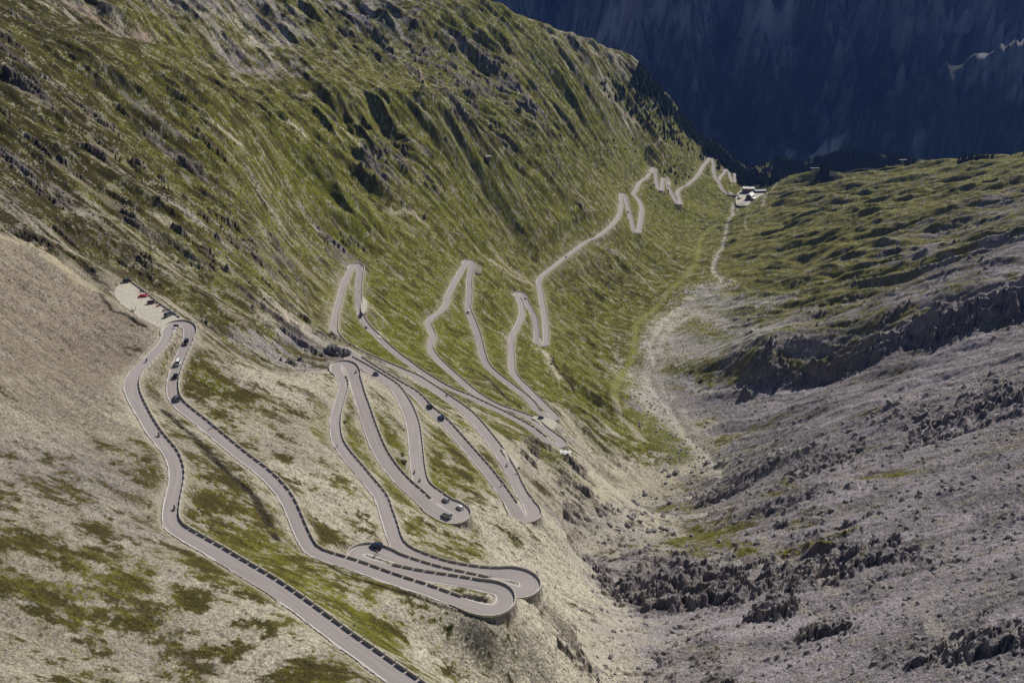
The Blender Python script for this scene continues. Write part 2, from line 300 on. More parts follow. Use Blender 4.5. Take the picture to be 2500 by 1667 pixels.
# character of the ground, given at photo points and spread over the ground surface
# u, v, grass, tone(0 beige .. 1 violet grey), rock, dry(0 fresh green .. 1 brown olive), ribs
REG = [
(60,60,.8,.5,.35,.75,.4),(300,100,.62,.2,.15,.7,.3),(250,60,.35,.2,.1,.7,.3),(550,30,.42,.45,.1,.6,.5),(620,90,.55,.4,.1,.5,.4),(800,60,.75,.5,.1,.45,.4),(950,40,.35,.6,.35,.6,.4),(1050,80,.85,.4,.1,.35,.3),(1150,60,.85,.4,.2,.3,.3),
(100,200,.8,.6,.55,.85,.5),(300,250,.85,.5,.3,.65,.5),(500,150,.85,.2,.05,.5,.3),(500,200,.7,.1,.1,.5,.3),(640,150,.35,.4,.1,.5,.3),(750,220,.95,.3,.05,.35,.3),(700,330,.95,.2,.05,.25,.3),(900,250,.7,.2,.1,.4,.3),(1000,320,.98,.3,.0,.2,.2),(1080,130,.8,.6,1.15,.3,.5),(1130,190,.8,.6,1.1,.3,.5),(1180,150,.8,.6,1.0,.3,.5),(1240,200,.7,.6,1.0,.3,.6),(1000,100,.7,.6,.6,.4,.5),(1250,120,.9,.4,.35,.2,.5),
(100,400,.72,.5,.6,.9,.5),(250,450,.7,.4,.6,.8,.5),(400,350,.75,.4,.6,.65,.6),(550,450,.8,.4,.45,.5,.6),(700,450,.85,.3,.4,.35,.6),(850,480,.95,.3,.25,.15,.5),(980,420,.7,.4,.75,.3,.6),(1100,480,.85,.3,.35,.2,.5),(1150,330,.7,.3,.6,.3,.5),(1250,420,.85,.3,.4,.25,.6),(1250,300,.8,.4,.6,.25,.6),
(1350,250,.85,.3,.4,.2,.6),(1450,200,.7,.4,.4,.3,.6),(1400,350,.92,.3,.25,.15,.6),(1500,350,.95,.3,.15,.15,.5),(1600,350,.97,.3,.15,.2,.4),(1400,110,.45,.2,.25,.3,.5),(1500,150,.5,.3,.3,.3,.5),
(1450,520,.85,.3,.4,.25,.6),(1550,600,.92,.3,.15,.35,.8),(1450,650,.85,.3,.3,.3,.8),(1350,560,.8,.3,.45,.3,.7),(1650,480,.98,.3,.0,.15,.2),(1720,500,.98,.3,.0,.1,.1),(1600,700,.85,.3,.1,.25,.5),(1500,750,.9,.3,.05,.25,.3),(1650,600,.9,.3,.0,.15,.1),(1700,420,.9,.3,.15,.25,.3),
(60,540,.55,.4,.45,.8,.3),(200,580,.6,.2,.3,.8,.3),(350,560,.6,.2,.6,.6,.4),(480,640,.65,.2,.45,.6,.4),(600,620,.7,.4,.65,.5,.5),(500,720,.6,.1,.35,.7,.3),(700,620,.7,.4,.5,.4,.5),(800,600,.6,.5,.6,.3,.5),(850,560,.8,.4,.4,.2,.4),
(60,640,.05,.1,.05,.8,.15),(150,750,.02,.25,.1,.9,.2),(100,900,.03,.25,.1,.9,.2),(250,820,.05,.2,.1,.9,.15),(60,1050,.1,.35,.05,.9,.15),(250,1000,.1,.3,.05,.8,.1),(200,1150,.22,.4,.05,.8,.1),(80,1250,.5,.4,.1,.8,.1),(250,1250,.4,.4,.05,.7,.1),
(80,1400,.6,.35,.05,.8,.1),(250,1480,.7,.35,.05,.75,.1),(450,1450,.55,.3,.0,.6,.1),(350,1600,.4,.3,.1,.7,.1),(150,1600,.35,.3,.1,.7,.1),(700,1600,.25,.15,.05,.6,.1),(820,1640,.7,.3,.05,.7,.1),
(500,820,.5,.15,.15,.7,.2),(600,850,.35,.4,.4,.6,.3),(700,850,.3,.55,.5,.6,.3),(520,920,.7,.2,.05,.7,.2),(650,950,.35,.15,.2,.6,.3),(780,900,.3,.5,.4,.6,.3),(600,1020,.5,.1,.05,.6,.2),(720,1080,.3,.1,.05,.7,.1),(500,1150,.5,.15,.0,.7,.1),(420,1050,.45,.3,.05,.6,.1),(560,1250,.6,.15,.0,.6,.1),(780,1250,.4,.1,.0,.5,.1),(650,1350,.8,.2,.0,.45,.1),(850,1500,.85,.2,.0,.3,.1),(950,1560,.85,.2,.0,.3,.1),(1080,1520,.35,.05,.05,.5,.2),(1100,1620,.35,.1,.1,.5,.2),(1000,1480,.5,.1,.0,.5,.1),(1200,1560,.15,.05,.15,.5,.2),(1350,1600,.1,.05,.2,.5,.2),(1320,1480,.1,.0,.15,.5,.2),
(950,1000,.55,.1,.1,.4,.3),(900,1080,.65,.1,.05,.3,.2),(1100,1100,.7,.1,.05,.35,.3),(1000,1180,.85,.1,.0,.3,.2),(1150,1050,.5,.05,.05,.4,.3),(1050,920,.6,.3,.4,.3,.3),(1000,870,.92,.2,.1,.2,.2),(1150,820,.97,.2,.0,.15,.2),(1050,780,.97,.2,.05,.12,.2),(1200,900,.97,.2,.0,.15,.2),(950,780,.9,.2,.15,.15,.3),(1000,680,.85,.3,.35,.2,.4),(1220,720,.97,.2,.05,.15,.2),(1130,620,.9,.2,.2,.15,.3),(1350,880,.95,.2,.05,.15,.2),(1420,950,.85,.2,.1,.3,.3),(1400,820,.9,.2,.05,.3,.4),
(1250,1050,.6,.1,.2,.35,.2),(1340,1120,.4,.3,.65,.4,.3),(1430,1080,.5,.1,.35,.4,.3),(1300,1180,.35,.15,.3,.5,.3),(1400,1240,.35,.2,.6,.6,.3),(1200,1300,.35,.05,.1,.45,.2),(1250,1380,.2,.0,.15,.5,.2),(1350,1350,.12,.05,.2,.5,.2),(1150,1350,.55,.1,.05,.4,.2),(1480,1180,.35,.1,.15,.6,.2),(1550,1180,.25,.1,.0,.4,.0),
(1600,1060,.8,.2,.0,.2,.1),(1680,1100,.5,.3,.0,.3,.1),(1520,950,.65,.3,.0,.2,.2),(1650,980,.1,.85,.0,.3,.1),(1560,880,.5,.5,.0,.3,.1),(1600,820,.8,.6,.05,.3,.2),(1750,850,.75,.6,.1,.35,.2),(1680,760,.75,.5,.05,.35,.2),(1750,700,.88,.5,.05,.2,.3),(1780,620,.97,.6,.05,.2,.5),(1700,590,.95,.5,.05,.2,.2),
(1850,560,.95,.9,.1,.25,.9),(1950,500,.85,.9,.15,.3,.9),(1850,480,.9,.7,.05,.25,.4),(2050,450,.92,.8,.1,.25,.7),(2200,430,.92,.8,.05,.25,.4),(2350,440,.75,.9,.2,.4,.8),(2450,420,.85,.9,.15,.3,.6),(2100,550,.85,.9,.2,.4,.9),(2000,620,.92,.9,.15,.3,.9),(2300,560,.6,.9,.35,.5,.9),(2450,500,.5,.95,.35,.5,.9),(2200,640,.55,.95,.4,.4,.8),(2050,700,.75,.9,.3,.3,.7),(1900,720,.9,.8,.1,.2,.4),(2400,650,.25,.95,.4,.5,.7),(2450,720,.2,.95,.4,.5,.6),(1950,780,.5,.9,.35,.35,.4),(2150,760,.5,.95,.45,.4,.5),(2330,730,.3,.95,.4,.4,.5),
(1850,880,.35,.9,.9,.35,.3),(1980,850,.5,.9,.5,.4,.3),(2130,830,.35,.95,.7,.4,.4),(2350,780,.1,.95,.6,.5,.4),(1720,900,.7,.7,.3,.3,.3),
(1900,980,.12,.95,.0,.6,.1),(2100,920,.15,.95,.0,.6,.15),(2300,880,.05,.95,.05,.5,.2),(1750,1000,.03,.9,.0,.5,.1),(2450,850,.02,.95,.15,.5,.3),(2000,1040,.1,.9,.1,.6,.2),(2250,960,.15,.95,.35,.6,.4),(2450,940,.1,.95,.6,.6,.5),(2400,1030,.03,.9,.25,.6,.3),(1850,1100,.2,.8,.25,.6,.2),(2050,1130,.15,.85,.5,.6,.3),(1750,1180,.2,.8,.5,.5,.4),(1900,1230,.3,.8,.5,.5,.3),(2150,1160,.2,.85,.15,.7,.1),(2350,1150,.03,.9,.1,.6,.15),(2480,1250,.03,.9,.25,.6,.2),
(1640,1240,.4,.6,.15,.5,.1),(1550,1300,.1,.6,.4,.6,.4),(1720,1310,.7,.6,.1,.5,.1),(1850,1330,.25,.7,.3,.6,.3),(1980,1330,.35,.8,.5,.6,.3),(2100,1380,.2,.9,.7,.6,.4),(2250,1300,.03,.9,.1,.6,.15),(2450,1400,.02,.9,.2,.6,.2),(1500,1400,.03,.7,.7,.6,.4),(1650,1450,.03,.8,.9,.6,.4),(1850,1450,.03,.85,.6,.6,.4),(2000,1480,.02,.85,.25,.6,.2),(2200,1500,.02,.9,.1,.6,.1),(2400,1550,.02,.95,.4,.6,.3),(1550,1550,.03,.4,.3,.6,.3),(1700,1600,.05,.7,.35,.6,.3),(1900,1600,.02,.9,.3,.6,.2),(2100,1620,.02,.9,.35,.6,.3),(2450,1650,.03,.95,.4,.6,.3),(1450,1650,.1,.3,.3,.6,.3)]
REG = np.array(REG, float); RP = hits(REG[:, :2])
qr = np.stack([np.arctan2(RP[:, 0], RP[:, 1]), np.log(np.hypot(RP[:, 0], RP[:, 1])) * .8], 1)
gq = np.stack([_t.ravel(), _l.ravel() * .8], 1); F5 = np.empty((len(gq), 5), np.float32)
# warp lookups a little so that regions get ragged edges
for i in range(0, len(gq), 20000):
    g = gq[i:i + 20000]; d2 = (g[:, None, 0] - qr[None, :, 0]) ** 2 + (g[:, None, 1] - qr[None, :, 1]) ** 2
    w = 1 / (d2 + 1.2e-4) ** 2.2; F5[i:i + 20000] = (w @ REG[:, 2:]) / w.sum(1)[:, None]
F5 = F5.reshape(CR, CT, 5)
wx = samp(T_SM[0], X, Y, 60, 0, 1, 5) * .018; wy = samp(T_SM[1], X, Y, 60, 0, 1, 9) * .018
gF, tF, kF, yF, bF = [gridlook(np.ascontiguousarray(F5[:, :, k]), THG + wx, LRG + wy) for k in range(5)]
# ------------------------------------------------------------------ road geometry
def width_at(L):
    return np.interp(L, [0,200,240,300,450,650,680,900,930,980,1180,1240,1300,1500,1560,1700,1900,1960,2050,2400,2600,2900,3200,4000,4300,6500],
                        [4.9,4.3,5.6,4.4,4.5,4.6,5.4,4.3,5.6,6.2,6.4,5.0,4.6,5.8,6.0,5.0,4.6,5.2,4.6,5.0,5.2,5.6,5.4,5.6,6.0,6.0])
class Line: pass
def make_line(P, hwf):
    o = Line(); o.P = P; T = np.gradient(P[:, :2], axis=0); T /= np.hypot(T[:, 0], T[:, 1])[:, None] + 1e-9
    o.T = T; o.N = np.stack([T[:, 1], -T[:, 0]], 1)     # to the right of travel
    o.s = np.r_[0, np.cumsum(np.hypot(*np.diff(P[:, :2], axis=0).T))]
    o.hw = hwf(o.s); h = np.unwrap(np.arctan2(T[:, 0], T[:, 1])); o.h = h
    k = 14; hp = np.interp(o.s + k, o.s, h); hm = np.interp(o.s - k, o.s, h); o.turn = hp - hm   # >0 : turning right
    return o
main = make_line(ROAD, lambda s: width_at(s) / 2)
hair = sst(1.1, 2.2, np.abs(main.turn)); main.hw = main.hw * (1 + .22 * hair)
# hairpin apexes
APEX = []
tt_ = np.abs(main.turn); i = 0
while i < len(tt_):
    if tt_[i] > 1.75:
        j = i
        while j < len(tt_) and tt_[j] > 1.75: j += 1
        APEX.append(((i + j) // 2, np.sign(main.turn[(i + j) // 2]))); i = j + 12
    else: i += 1
BRX = hits(B); bp_, _ = resample(BRX, 2.0); bp_ = gsm(bp_, 2.0); bp_[:, 2] = gsm(bp_, 8)[:, 2]
branch = make_line(bp_, lambda s: np.full(len(s), 2.6))
# gravel pads: outline in photo points, all level with the road beside them
def nearest_road_z(u, v):
    pr = proj(main.P); return main.P[np.argmin(np.hypot(pr[:, 0] - u, pr[:, 1] - v)), 2]
PADS = [("parking_ground", R1([(305,440),(330,395),(400,350),(480,365),(600,440),(750,560),(870,640),(950,690),(900,725),(860,745),(790,795),(740,785),(700,770),(590,730),(520,660),(420,590),(330,510)]), (430, 788)),
        ("gravel_pad", R4([(1738,955),(1790,985),(1860,1040),(1900,1090),(1905,1150),(1875,1178),(1830,1130),(1780,1040)]), (1236, 1125)),
        ("gravel_pad", R10([(150,330),(300,345),(500,375),(750,440),(870,520),(905,600),(880,660),(800,740),(720,775),(600,720),(470,640),(330,530),(130,400)]), (1320, 1040)),
        ("gravel_pad", R5([(392,470),(440,520),(450,580),(420,650),(395,600)]), (877, 735)),
        ("gravel_pad", R5([(500,795),(580,825),(597,885),(545,860)]), (922, 815)),
        ("gravel_pad", R7([(1085,395),(1110,430),(1105,465),(1090,485),(1075,440)]), (1630, 445)),
        ("gravel_pad", R7([(1765,565),(1800,560),(1830,585),(1790,590)]), (1785, 472)),
        ("hotel_yard", [(1799,474),(1812,464),(1845,463),(1868,466),(1862,478),(1846,486),(1834,493),(1822,501),(1800,499.5),(1797,486)], (1803, 478))]
def plane_hit(u, v, z):
    d = rays([(u, v)])[0]; return d * (z / d[2])
def inpoly(px, py, poly):
    c = np.zeros(px.shape, bool); n = len(poly)
    for i in range(n):
        x1, y1 = poly[i][:2]; x2, y2 = poly[(i + 1) % n][:2]
        cr = ((y1 > py) != (y2 > py)); c ^= cr & (px < (x2 - x1) * (py - y1) / (y2 - y1 + 1e-12) + x1)
    return c
# ------------------------------------------------------------------ carve the road bench into the sheet
DIST = np.full(X.shape, 1e4, np.float32); SIDX = np.full(X.shape, -1, np.int32)
U_ = np.full(X.shape, 1e5, np.float32); L_ = np.full(X.shape, -1e5, np.float32); ZR = np.zeros(X.shape, np.float32)
dth, dlr = 2 * TH / (NTH - 1), (LR1 - LR0) / (NRR - 1)
def window(x, y, rad):
    r = math.hypot(x, y); th = math.atan2(x, y)
    j0 = int((th - rad / r + TH) / dth); j1 = int((th + rad / r + TH) / dth) + 2
    i0 = int((math.log(max(r - rad, R0)) - LR0) / dlr); i1 = int((math.log(r + rad) - LR0) / dlr) + 2
    return max(i0, 0), min(i1, NRR), max(j0, 0), min(j1, NTH)
def carve(ln, drop, rad=16.0, step=1.0, up=1.0, dn=1.15):
    last = -99
    for k in range(len(ln.P)):
        x, y, z = ln.P[k]; r = math.hypot(x, y)
        if ln.s[k] - last < max(step, r * .0011): continue
        last = ln.s[k]
        i0, i1, j0, j1 = window(x, y, rad)
        if i1 <= i0 or j1 <= j0: continue
        S = (slice(i0, i1), slice(j0, j1)); d = np.hypot(X[S] - x, Y[S] - y)
        e = d - (ln.hw[k] + .45 + .25 * r * dlr); ep = np.maximum(e, 0)
        U_[S] = np.minimum(U_[S], z + up * ep); L_[S] = np.maximum(L_[S], z - (drop[k] * sst(0, .8, e) + dn * ep))
        nb = d < DIST[S]; DIST[S] = np.where(nb, d, DIST[S]); ZR[S] = np.where(nb, z, ZR[S]); SIDX[S] = np.where(nb, k, SIDX[S])
dropm = .25 + 3.0 * gsm(hair[:, None], 4)[:, 0]
carve(main, dropm)
HW_N = np.where(SIDX >= 0, main.hw[np.clip(SIDX, 0, None)], 0)
carve(branch, np.full(len(branch.P), .3), up=1.2)
cell = RG * dlr
pad_w = DIST < (np.where(HW_N > 0, HW_N, 3.0) + .45 + .6 * cell)
padpoly = []
padmask = np.zeros(X.shape, bool); padz = np.zeros(X.shape, np.float32)
for name, pts, (u, v) in PADS:
    z = nearest_road_z(u, v); W3 = np.array([plane_hit(a, b, z) for a, b in pts]); padpoly.append((name, W3, z))
    c = W3.mean(0); rad = np.hypot(*(W3[:, :2] - c[:2]).T).max() + 14
    i0, i1, j0, j1 = window(c[0], c[1], rad); S = (slice(i0, i1), slice(j0, j1))
    # distance to the outline
    d = np.full(X[S].shape, 1e4)
    for a in range(len(W3)):
        p, q = W3[a, :2], W3[(a + 1) % len(W3), :2]; e = q - p; t = np.clip(((X[S] - p[0]) * e[0] + (Y[S] - p[1]) * e[1]) / (e @ e + 1e-9), 0, 1)
        d = np.minimum(d, np.hypot(X[S] - p[0] - t * e[0], Y[S] - p[1] - t * e[1]))
    ins = inpoly(X[S], Y[S], W3); d = np.where(ins, 0, d); ep = np.maximum(d - .6, 0)
    U_[S] = np.minimum(U_[S], z + 1.0 * ep); L_[S] = np.maximum(L_[S], z - 1.1 * ep)
    m = d < .6; padmask[S] |= m; padz[S] = np.where(m, z, padz[S]); DIST[S] = np.minimum(DIST[S], d + 2)
road_prox = sst(18, 4, DIST)            # 1 beside the road, 0 away from it

def seg_dist(PL, pad):
    """distance to a polyline of world points, and the signed side"""
    D = np.full(X.shape, 1e4, np.float32); Tn = np.zeros(X.shape, np.float32); acc = 0
    for a in range(len(PL) - 1):
        p, q = PL[a], PL[a + 1]; c = (p + q) / 2; e = (q - p)[:2]; ln = math.hypot(*e)
        i0, i1, j0, j1 = window(c[0], c[1], ln / 2 + pad)
        if i1 <= i0 or j1 <= j0: acc += ln; continue
        S = (slice(i0, i1), slice(j0, j1)); t = np.clip(((X[S] - p[0]) * e[0] + (Y[S] - p[1]) * e[1]) / (ln * ln + 1e-9), 0, 1)
        dd_ = np.hypot(X[S] - p[0] - t * e[0], Y[S] - p[1] - t * e[1]); nb = dd_ < D[S]
        D[S] = np.where(nb, dd_, D[S]); Tn[S] = np.where(nb, acc + t * ln, Tn[S]); acc += ln
    return D, Tn
# ------------------------------------------------------------------ relief
_rp = np.vstack([main.P[::12, :2], branch.P[::12, :2]]); _cx = np.exp(_l) * np.sin(_t); _cy = np.exp(_l) * np.cos(_t)
DFAR = np.full(_cx.shape, 1e4, np.float32)
for k in range(len(_rp)): DFAR = np.minimum(DFAR, np.hypot(_cx - _rp[k, 0], _cy - _rp[k, 1]))
DFAR = gridlook(DFAR, THG, LRG); keepL = sst(8, 110, DFAR)
steep = sst(.35, .8, SL); keep = 1 - .93 * road_prox; keepS = 1 - .6 * road_prox
rr = np.clip(RG / 900, .35, 1.3)
near = sst(700, 250, RG)
ribA = aniso(T_RS[0], 95, 7.0, 1); ribB = aniso(T_RS[1], 38, 7.0, 2); ribC = aniso(T_SM[0], 16, 4.0, 3)
big = samp(T_SM[2], X, Y, 220, 0, 1, 4)
isoA = samp(T_RI[0], X, Y, 40, 30, 1, 6); isoB = samp(T_RO[1], X, Y, 9, 70, 1, 7); isoC = samp(T_RI[1], X, Y, 15, -50, 2.0, 8)
#               # the right-hand side of the valley
left_w = (1 - side_r)
Z += keepL * left_w * sst(.3, .7, SL) * rr * (5.0 * aniso(T_SM[1], 170, 3.2, 17) + 2.6 * aniso(T_RS[1], 75, 5.0, 18))
Z += keepL * side_r * rr * 3.0 * aniso(T_SM[2], 150, 3.0, 19)
amp_rib = bF * (1.6 + 4.2 * side_r) * rr
_tc = hits([(1797,490),(1788,510),(1777,545),(1742,650),(1690,730),(1590,850)])[::-1]
foldF = sst(10, 130, X - np.interp(Y, _tc[:, 1], _tc[:, 0])) * sst(1000, 1350, RG)
Z += keep * foldF * (4.6 * samp(T_RS[0], X, Y, 160, -80, 4.5, 24) + 2.5 * samp(T_SM[1], X, Y, 90, -80, 3.0, 25))
amp_rib = amp_rib * (1 - .72 * foldF)
for pts_, am_, w_ in [([(221,110),(387,144),(497,210),(580,260),(635,331)], 9, 26), ([(240,70),(420,115),(560,140),(680,160),(700,215)], -9, 32), ([(930,268),(1000,262),(1077,265),(1133,278),(1180,310)], 9, 24), ([(860,300),(911,312),(960,305),(1010,300)], -7, 26), ([(900,70),(960,76),(1050,78),(1110,95)], 10, 26)]:
    D_, _q = seg_dist(hits(dens(np.array(pts_, float), 12)), 110); Z += keepL * am_ * np.exp(-(D_ / w_) ** 2) * (D_ < 1e3)
Z += keep * (amp_rib * (.62 * ribA + .15 * ribB) + .9 * rr * big * (1 + 2 * steep) + bF * .30 * rr * ribC)
# rock bands: outcrops where the rock mask beats a streaky noise
on = .8 * (aniso(T_RO[2], 48, 4.5, 11) * (1 - side_r) + side_r * samp(T_RO[1], X, Y, 75, 48, 1.9, 26)) + .35 * isoA + .35 * samp(T_SM[0], X, Y, 120, 20, 1, 12)
kF = kF * (1 - .14 * side_r) * (1 - .45 * side_r * sst(380, 620, RG)) * (1 - .30 * left_w * sst(350, 600, RG))
thr = 1.85 - 2.5 * kF - .62 * side_r * sst(640, 520, RG) - .2 * side_r
rock = sst(thr - .15, thr + .5, on) * np.clip(kF * 2.2, 0, 1)
crag = 1.5 * aniso(T_RS[1], 30, 4.5, 13) + .6 * aniso(T_RI[0], 13, 3.5, 14) + .18 * samp(T_RS[1], X, Y, 5.0, 70, 1.5, 15)
cragR = 2.3 * samp(T_RS[1], X, Y, 34, 58, 2.4, 61) + 1.3 * samp(T_RS[1], X, Y, 13, 50, 2.6, 62) + .30 * samp(T_RI[1], X, Y, 5.5, 54, 2.0, 63)
crag = crag * (1 - side_r) + cragR * side_r
Z += keepS * rock * (1.4 + crag) * (1 - .1 * side_r) * np.clip(RG / 520, .6, 1.6) * (.35 + .65 * keep)
# stones and hummocks everywhere
stony = np.clip(1 - gF, 0, 1)
Z += keepS * ((.09 + .14 * stony) * isoB * np.clip(RG / 450, .4, 1.0) + .08 * isoC * np.clip(RG / 400, .5, 1.1))
Z += .05 * (1 - .5 * gF) * samp(T_RO[2], X, Y, 2.4, 10, 1, 16) * (1 - road_prox)
# the cliff spur on the right: crest and foot lines traced in the photo
def ZH(x, y):
    t = (np.arctan2(x, y) + TH) / dth; l = (np.log(np.hypot(x, y)) - LR0) / dlr
    t = np.clip(t, 0, NTH - 1.01); l = np.clip(l, 0, NRR - 1.01); i = l.astype(int); j = t.astype(int); a = l - i; b = t - j
    return Z[i, j] * (1 - a) * (1 - b) + Z[i + 1, j] * a * (1 - b) + Z[i, j + 1] * (1 - a) * b + Z[i + 1, j + 1] * a * b
spur = hits([(1790,925),(1830,935),(1883,949),(1960,935),(2031,915),(2120,890),(2223,860),(2291,842),(2390,800),(2500,765),(2620,725)])
D1, _ = seg_dist(spur, 60); tgt = np.gradient(spur[:, :2], axis=0)
# which side: behind (farther) is the cliff top
ys = np.interp(X, spur[:, 0], spur[:, 1]); behind = np.where(Y > ys, D1, -D1); inx = sst(spur[0, 0] - 10, spur[0, 0] + 40, X) * sst(1e4, 9e3, D1)
lift = (4 + 5.5 * sst(240, 420, X)) * np.clip(.75 + .45 * samp(T_SM[0], X, Y, 70, 0, 1, 27), .1, 1.3) * sst(0, 9, behind + 2.5 * samp(T_RO[0], X, Y, 18, 0, 1, 21)) * sst(60, 18, behind)
Z += np.where((D1 < 60) & (inx > 0), lift * inx * (.8 + .35 * samp(T_RI[0], X, Y, 30, -50, 2, 22)), 0)
rock = np.maximum(rock, np.where(D1 < 60, inx * sst(-2, 2, behind) * sst(26, 8, behind), 0))
# rock faces lower right: knolls with a face towards the camera
for (u, v, w, h, wd) in [(1690,1470,26,7,1.2),(1560,1470,16,5,1.2),(1890,1500,12,7,.8),(2000,1560,10,5,.9),(1800,1180,18,5,1.3),(1990,1140,16,5,1.0),(2100,1370,18,6,1.0),(2380,1040,18,5,1.6),(2450,985,20,6,1.6),(2400,1600,10,4,1.2),(1450,1380,8,3,1.2),(1390,1590,8,3,1.2)]:
    P0 = hits([(u, v)])[0]; i0, i1, j0, j1 = window(P0[0], P0[1], w * 2.6); S = (slice(i0, i1), slice(j0, j1))
    dx_, dy_ = X[S] - P0[0], Y[S] - P0[1]; sc = w * (.5 + .5 * np.clip(RG[S] / 500, .5, 1.2))
    nz = .28 * samp(T_RS[0], X[S], Y[S], w * .9, 40, 1.6, 31) + .10 * samp(T_SM[1], X[S], Y[S], w * .25, 0, 1, 32)
    ax_ = .45 if P0[0] > 60 else -.2; ex, ey = dx_ * math.cos(ax_) - dy_ * math.sin(ax_), dx_ * math.sin(ax_) + dy_ * math.cos(ax_)
    q = np.hypot(ex / (sc * wd), np.where(ey < 0, ey / (sc * .55), ey / (sc * 1.2))) + nz * 1.1
    bmp = sst(1.30, .62, q); Z[S] += h * .85 * bmp * (1 + .5 * nz) * keep[S] + bmp * keep[S] * (.45 * samp(T_RS[1], X[S], Y[S], 9, 48, 3.5, 33) + .12 * samp(T_RS[0], X[S], Y[S], 3.5, 52, 2.5, 34)); rock[S] = np.maximum(rock[S], sst(1.4, 1.1, q) * sst(.1, .6, q + .4 * nz) * .9 * keep[S])
# ditches / old track edges
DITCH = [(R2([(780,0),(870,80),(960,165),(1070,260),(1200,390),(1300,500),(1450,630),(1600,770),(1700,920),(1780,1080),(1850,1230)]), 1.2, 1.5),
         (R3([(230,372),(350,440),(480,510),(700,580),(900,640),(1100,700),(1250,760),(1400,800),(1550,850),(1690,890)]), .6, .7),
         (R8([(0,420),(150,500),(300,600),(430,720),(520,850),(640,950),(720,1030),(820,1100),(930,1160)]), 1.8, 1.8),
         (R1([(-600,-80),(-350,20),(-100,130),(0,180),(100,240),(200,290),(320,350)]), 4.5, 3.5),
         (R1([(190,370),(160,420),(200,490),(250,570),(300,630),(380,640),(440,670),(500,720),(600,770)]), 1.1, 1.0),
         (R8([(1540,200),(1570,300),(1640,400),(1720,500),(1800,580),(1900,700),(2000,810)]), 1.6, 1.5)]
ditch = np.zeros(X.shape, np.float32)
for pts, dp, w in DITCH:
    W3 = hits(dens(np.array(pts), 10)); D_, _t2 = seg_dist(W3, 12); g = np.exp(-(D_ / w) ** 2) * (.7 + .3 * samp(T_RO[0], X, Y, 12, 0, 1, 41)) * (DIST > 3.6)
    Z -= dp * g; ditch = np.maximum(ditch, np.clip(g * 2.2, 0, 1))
# creek bed
CREEK = [(1797,490),(1788,510),(1790,522),(1777,545),(1772,575),(1765,600),(1750,625),(1742,650),(1752,668),(1762,690),(1760,700),(1717,707),(1690,730),(1660,755),(1630,780),(1607,815),(1590,850),(1600,880),(1585,910),(1600,950),(1640,1000),(1680,1060),(1735,1110),(1765,1150),(1740,1190),(1620,1225),(1530,1240)]
CR3 = hits(dens(np.array(CREEK, float), 8)); DC, _ = seg_dist(CR3, 60)
Z -= 1.6 * np.exp(-(DC / 4) ** 2) * keep
LOW = [(1530,1240),(1500,1270),(1440,1320),(1400,1365),(1420,1400),(1448,1438),(1500,1480),(1516,1511),(1500,1560),(1472,1609),(1480,1667),(1490,1740)]
LO3 = hits(dens(np.array(LOW, float), 8)); DG, _ = seg_dist(LO3, 40)
Z -= 1.4 * np.exp(-(DG / 5) ** 2)
# ------------------------------------------------------------------ put the road bench in
Zn = Z.copy()
both = L_ > U_; mid = .5 * (L_ + U_)
Z = np.where(both, mid, np.clip(Z, L_, U_))
cut = np.clip(np.abs(Z - Zn) / 1.2, 0, 1) * sst(12, 5, DIST)
Z = np.where(pad_w, ZR - .14 - .05 * cell, Z); Z = np.where(padmask & ~pad_w, padz - .10 - .03 * cell, Z)
Z = Z.astype(np.float32)

# ------------------------------------------------------------------ colour of the ground (albedo only)
def lerp(a, b, t): return a * (1 - t[..., None]) + b * t[..., None]
c = lambda *v: np.array(v, np.float32)
n1 = aniso(T_RO[0], 60, 4.5, 51); n2 = aniso(T_RO[1], 14, 3.2, 52); n3 = samp(T_RO[2], X, Y, 25, 40, 1, 53); n4 = samp(T_RO[0], X, Y, 5, 0, 1, 54)
n5 = samp(T_SM[1], X, Y, 150, 0, 1, 55); n6 = samp(T_RO[1], X, Y, 1.6, 20, 1, 56)
st = sst(.25, .6, SL)
stg = st * (1 - .75 * (1 - side_r) * sst(520, 330, RG))
gcov = (gF - .5 + .10 * (1 - side_r) * sst(.5, .8, yF) * sst(400, 550, RG) + .07 * (1 - side_r) * sst(450, 700, RG)) * 5.0 + stg * (.8 * n1 + .55 * n2) + (1 - stg) * (1.0 * n3 + .15 * n2 + .5 * n5) + .45 * n4 + .25 * n3 + .15 * n6
G = sst(-.75, .75, gcov)
tone = np.clip(tF + .12 * n5 + .06 * n3, 0, 1)
scree = lerp(c(.405, .368, .290), c(.225, .203, .217), sst(.15, .85, tone))
warm = sst(.55, .85, yF) * (1 - G) * sst(.5, .2, tF)
scree = lerp(scree, c(.205, .168, .132), warm)
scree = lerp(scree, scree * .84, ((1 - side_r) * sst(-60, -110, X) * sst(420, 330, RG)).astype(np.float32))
scree = scree * (1 + .13 * n5 * side_r + .12 * side_r * samp(T_SM[0], X, Y, 45, -60, 2.0, 57) + .13 * n4 + .19 * n6 + .10 * n3 + .12 * st * n2)[..., None]
dry = np.clip(yF + .22 * n3 + .12 * n2 + .15 * n5, 0, 1)
grass = lerp(c(.124, .128, .015), c(.076, .060, .016), dry)
heath = sst(.35, 1.3, .8 * n2 + .5 * n3 + .5 * n4 + (yF - .45))
grass = lerp(grass, c(.042, .037, .013), heath * .75)
fresh = sst(.6, 1.6, -n3 + .5 * n5 - 1.2 * (yF - .3)); grass = lerp(grass, c(.135, .142, .014), fresh * .45)
grass = lerp(grass, c(.185, .172, .050), (side_r * .62 * sst(700, 1000, RG)).astype(np.float32))
grass = grass * (1 - .38 * sst(.55, .85, yF) * sst(330, 500, RG))[..., None]
grass = grass * (1 + .17 * n4 + .18 * n6)[..., None]
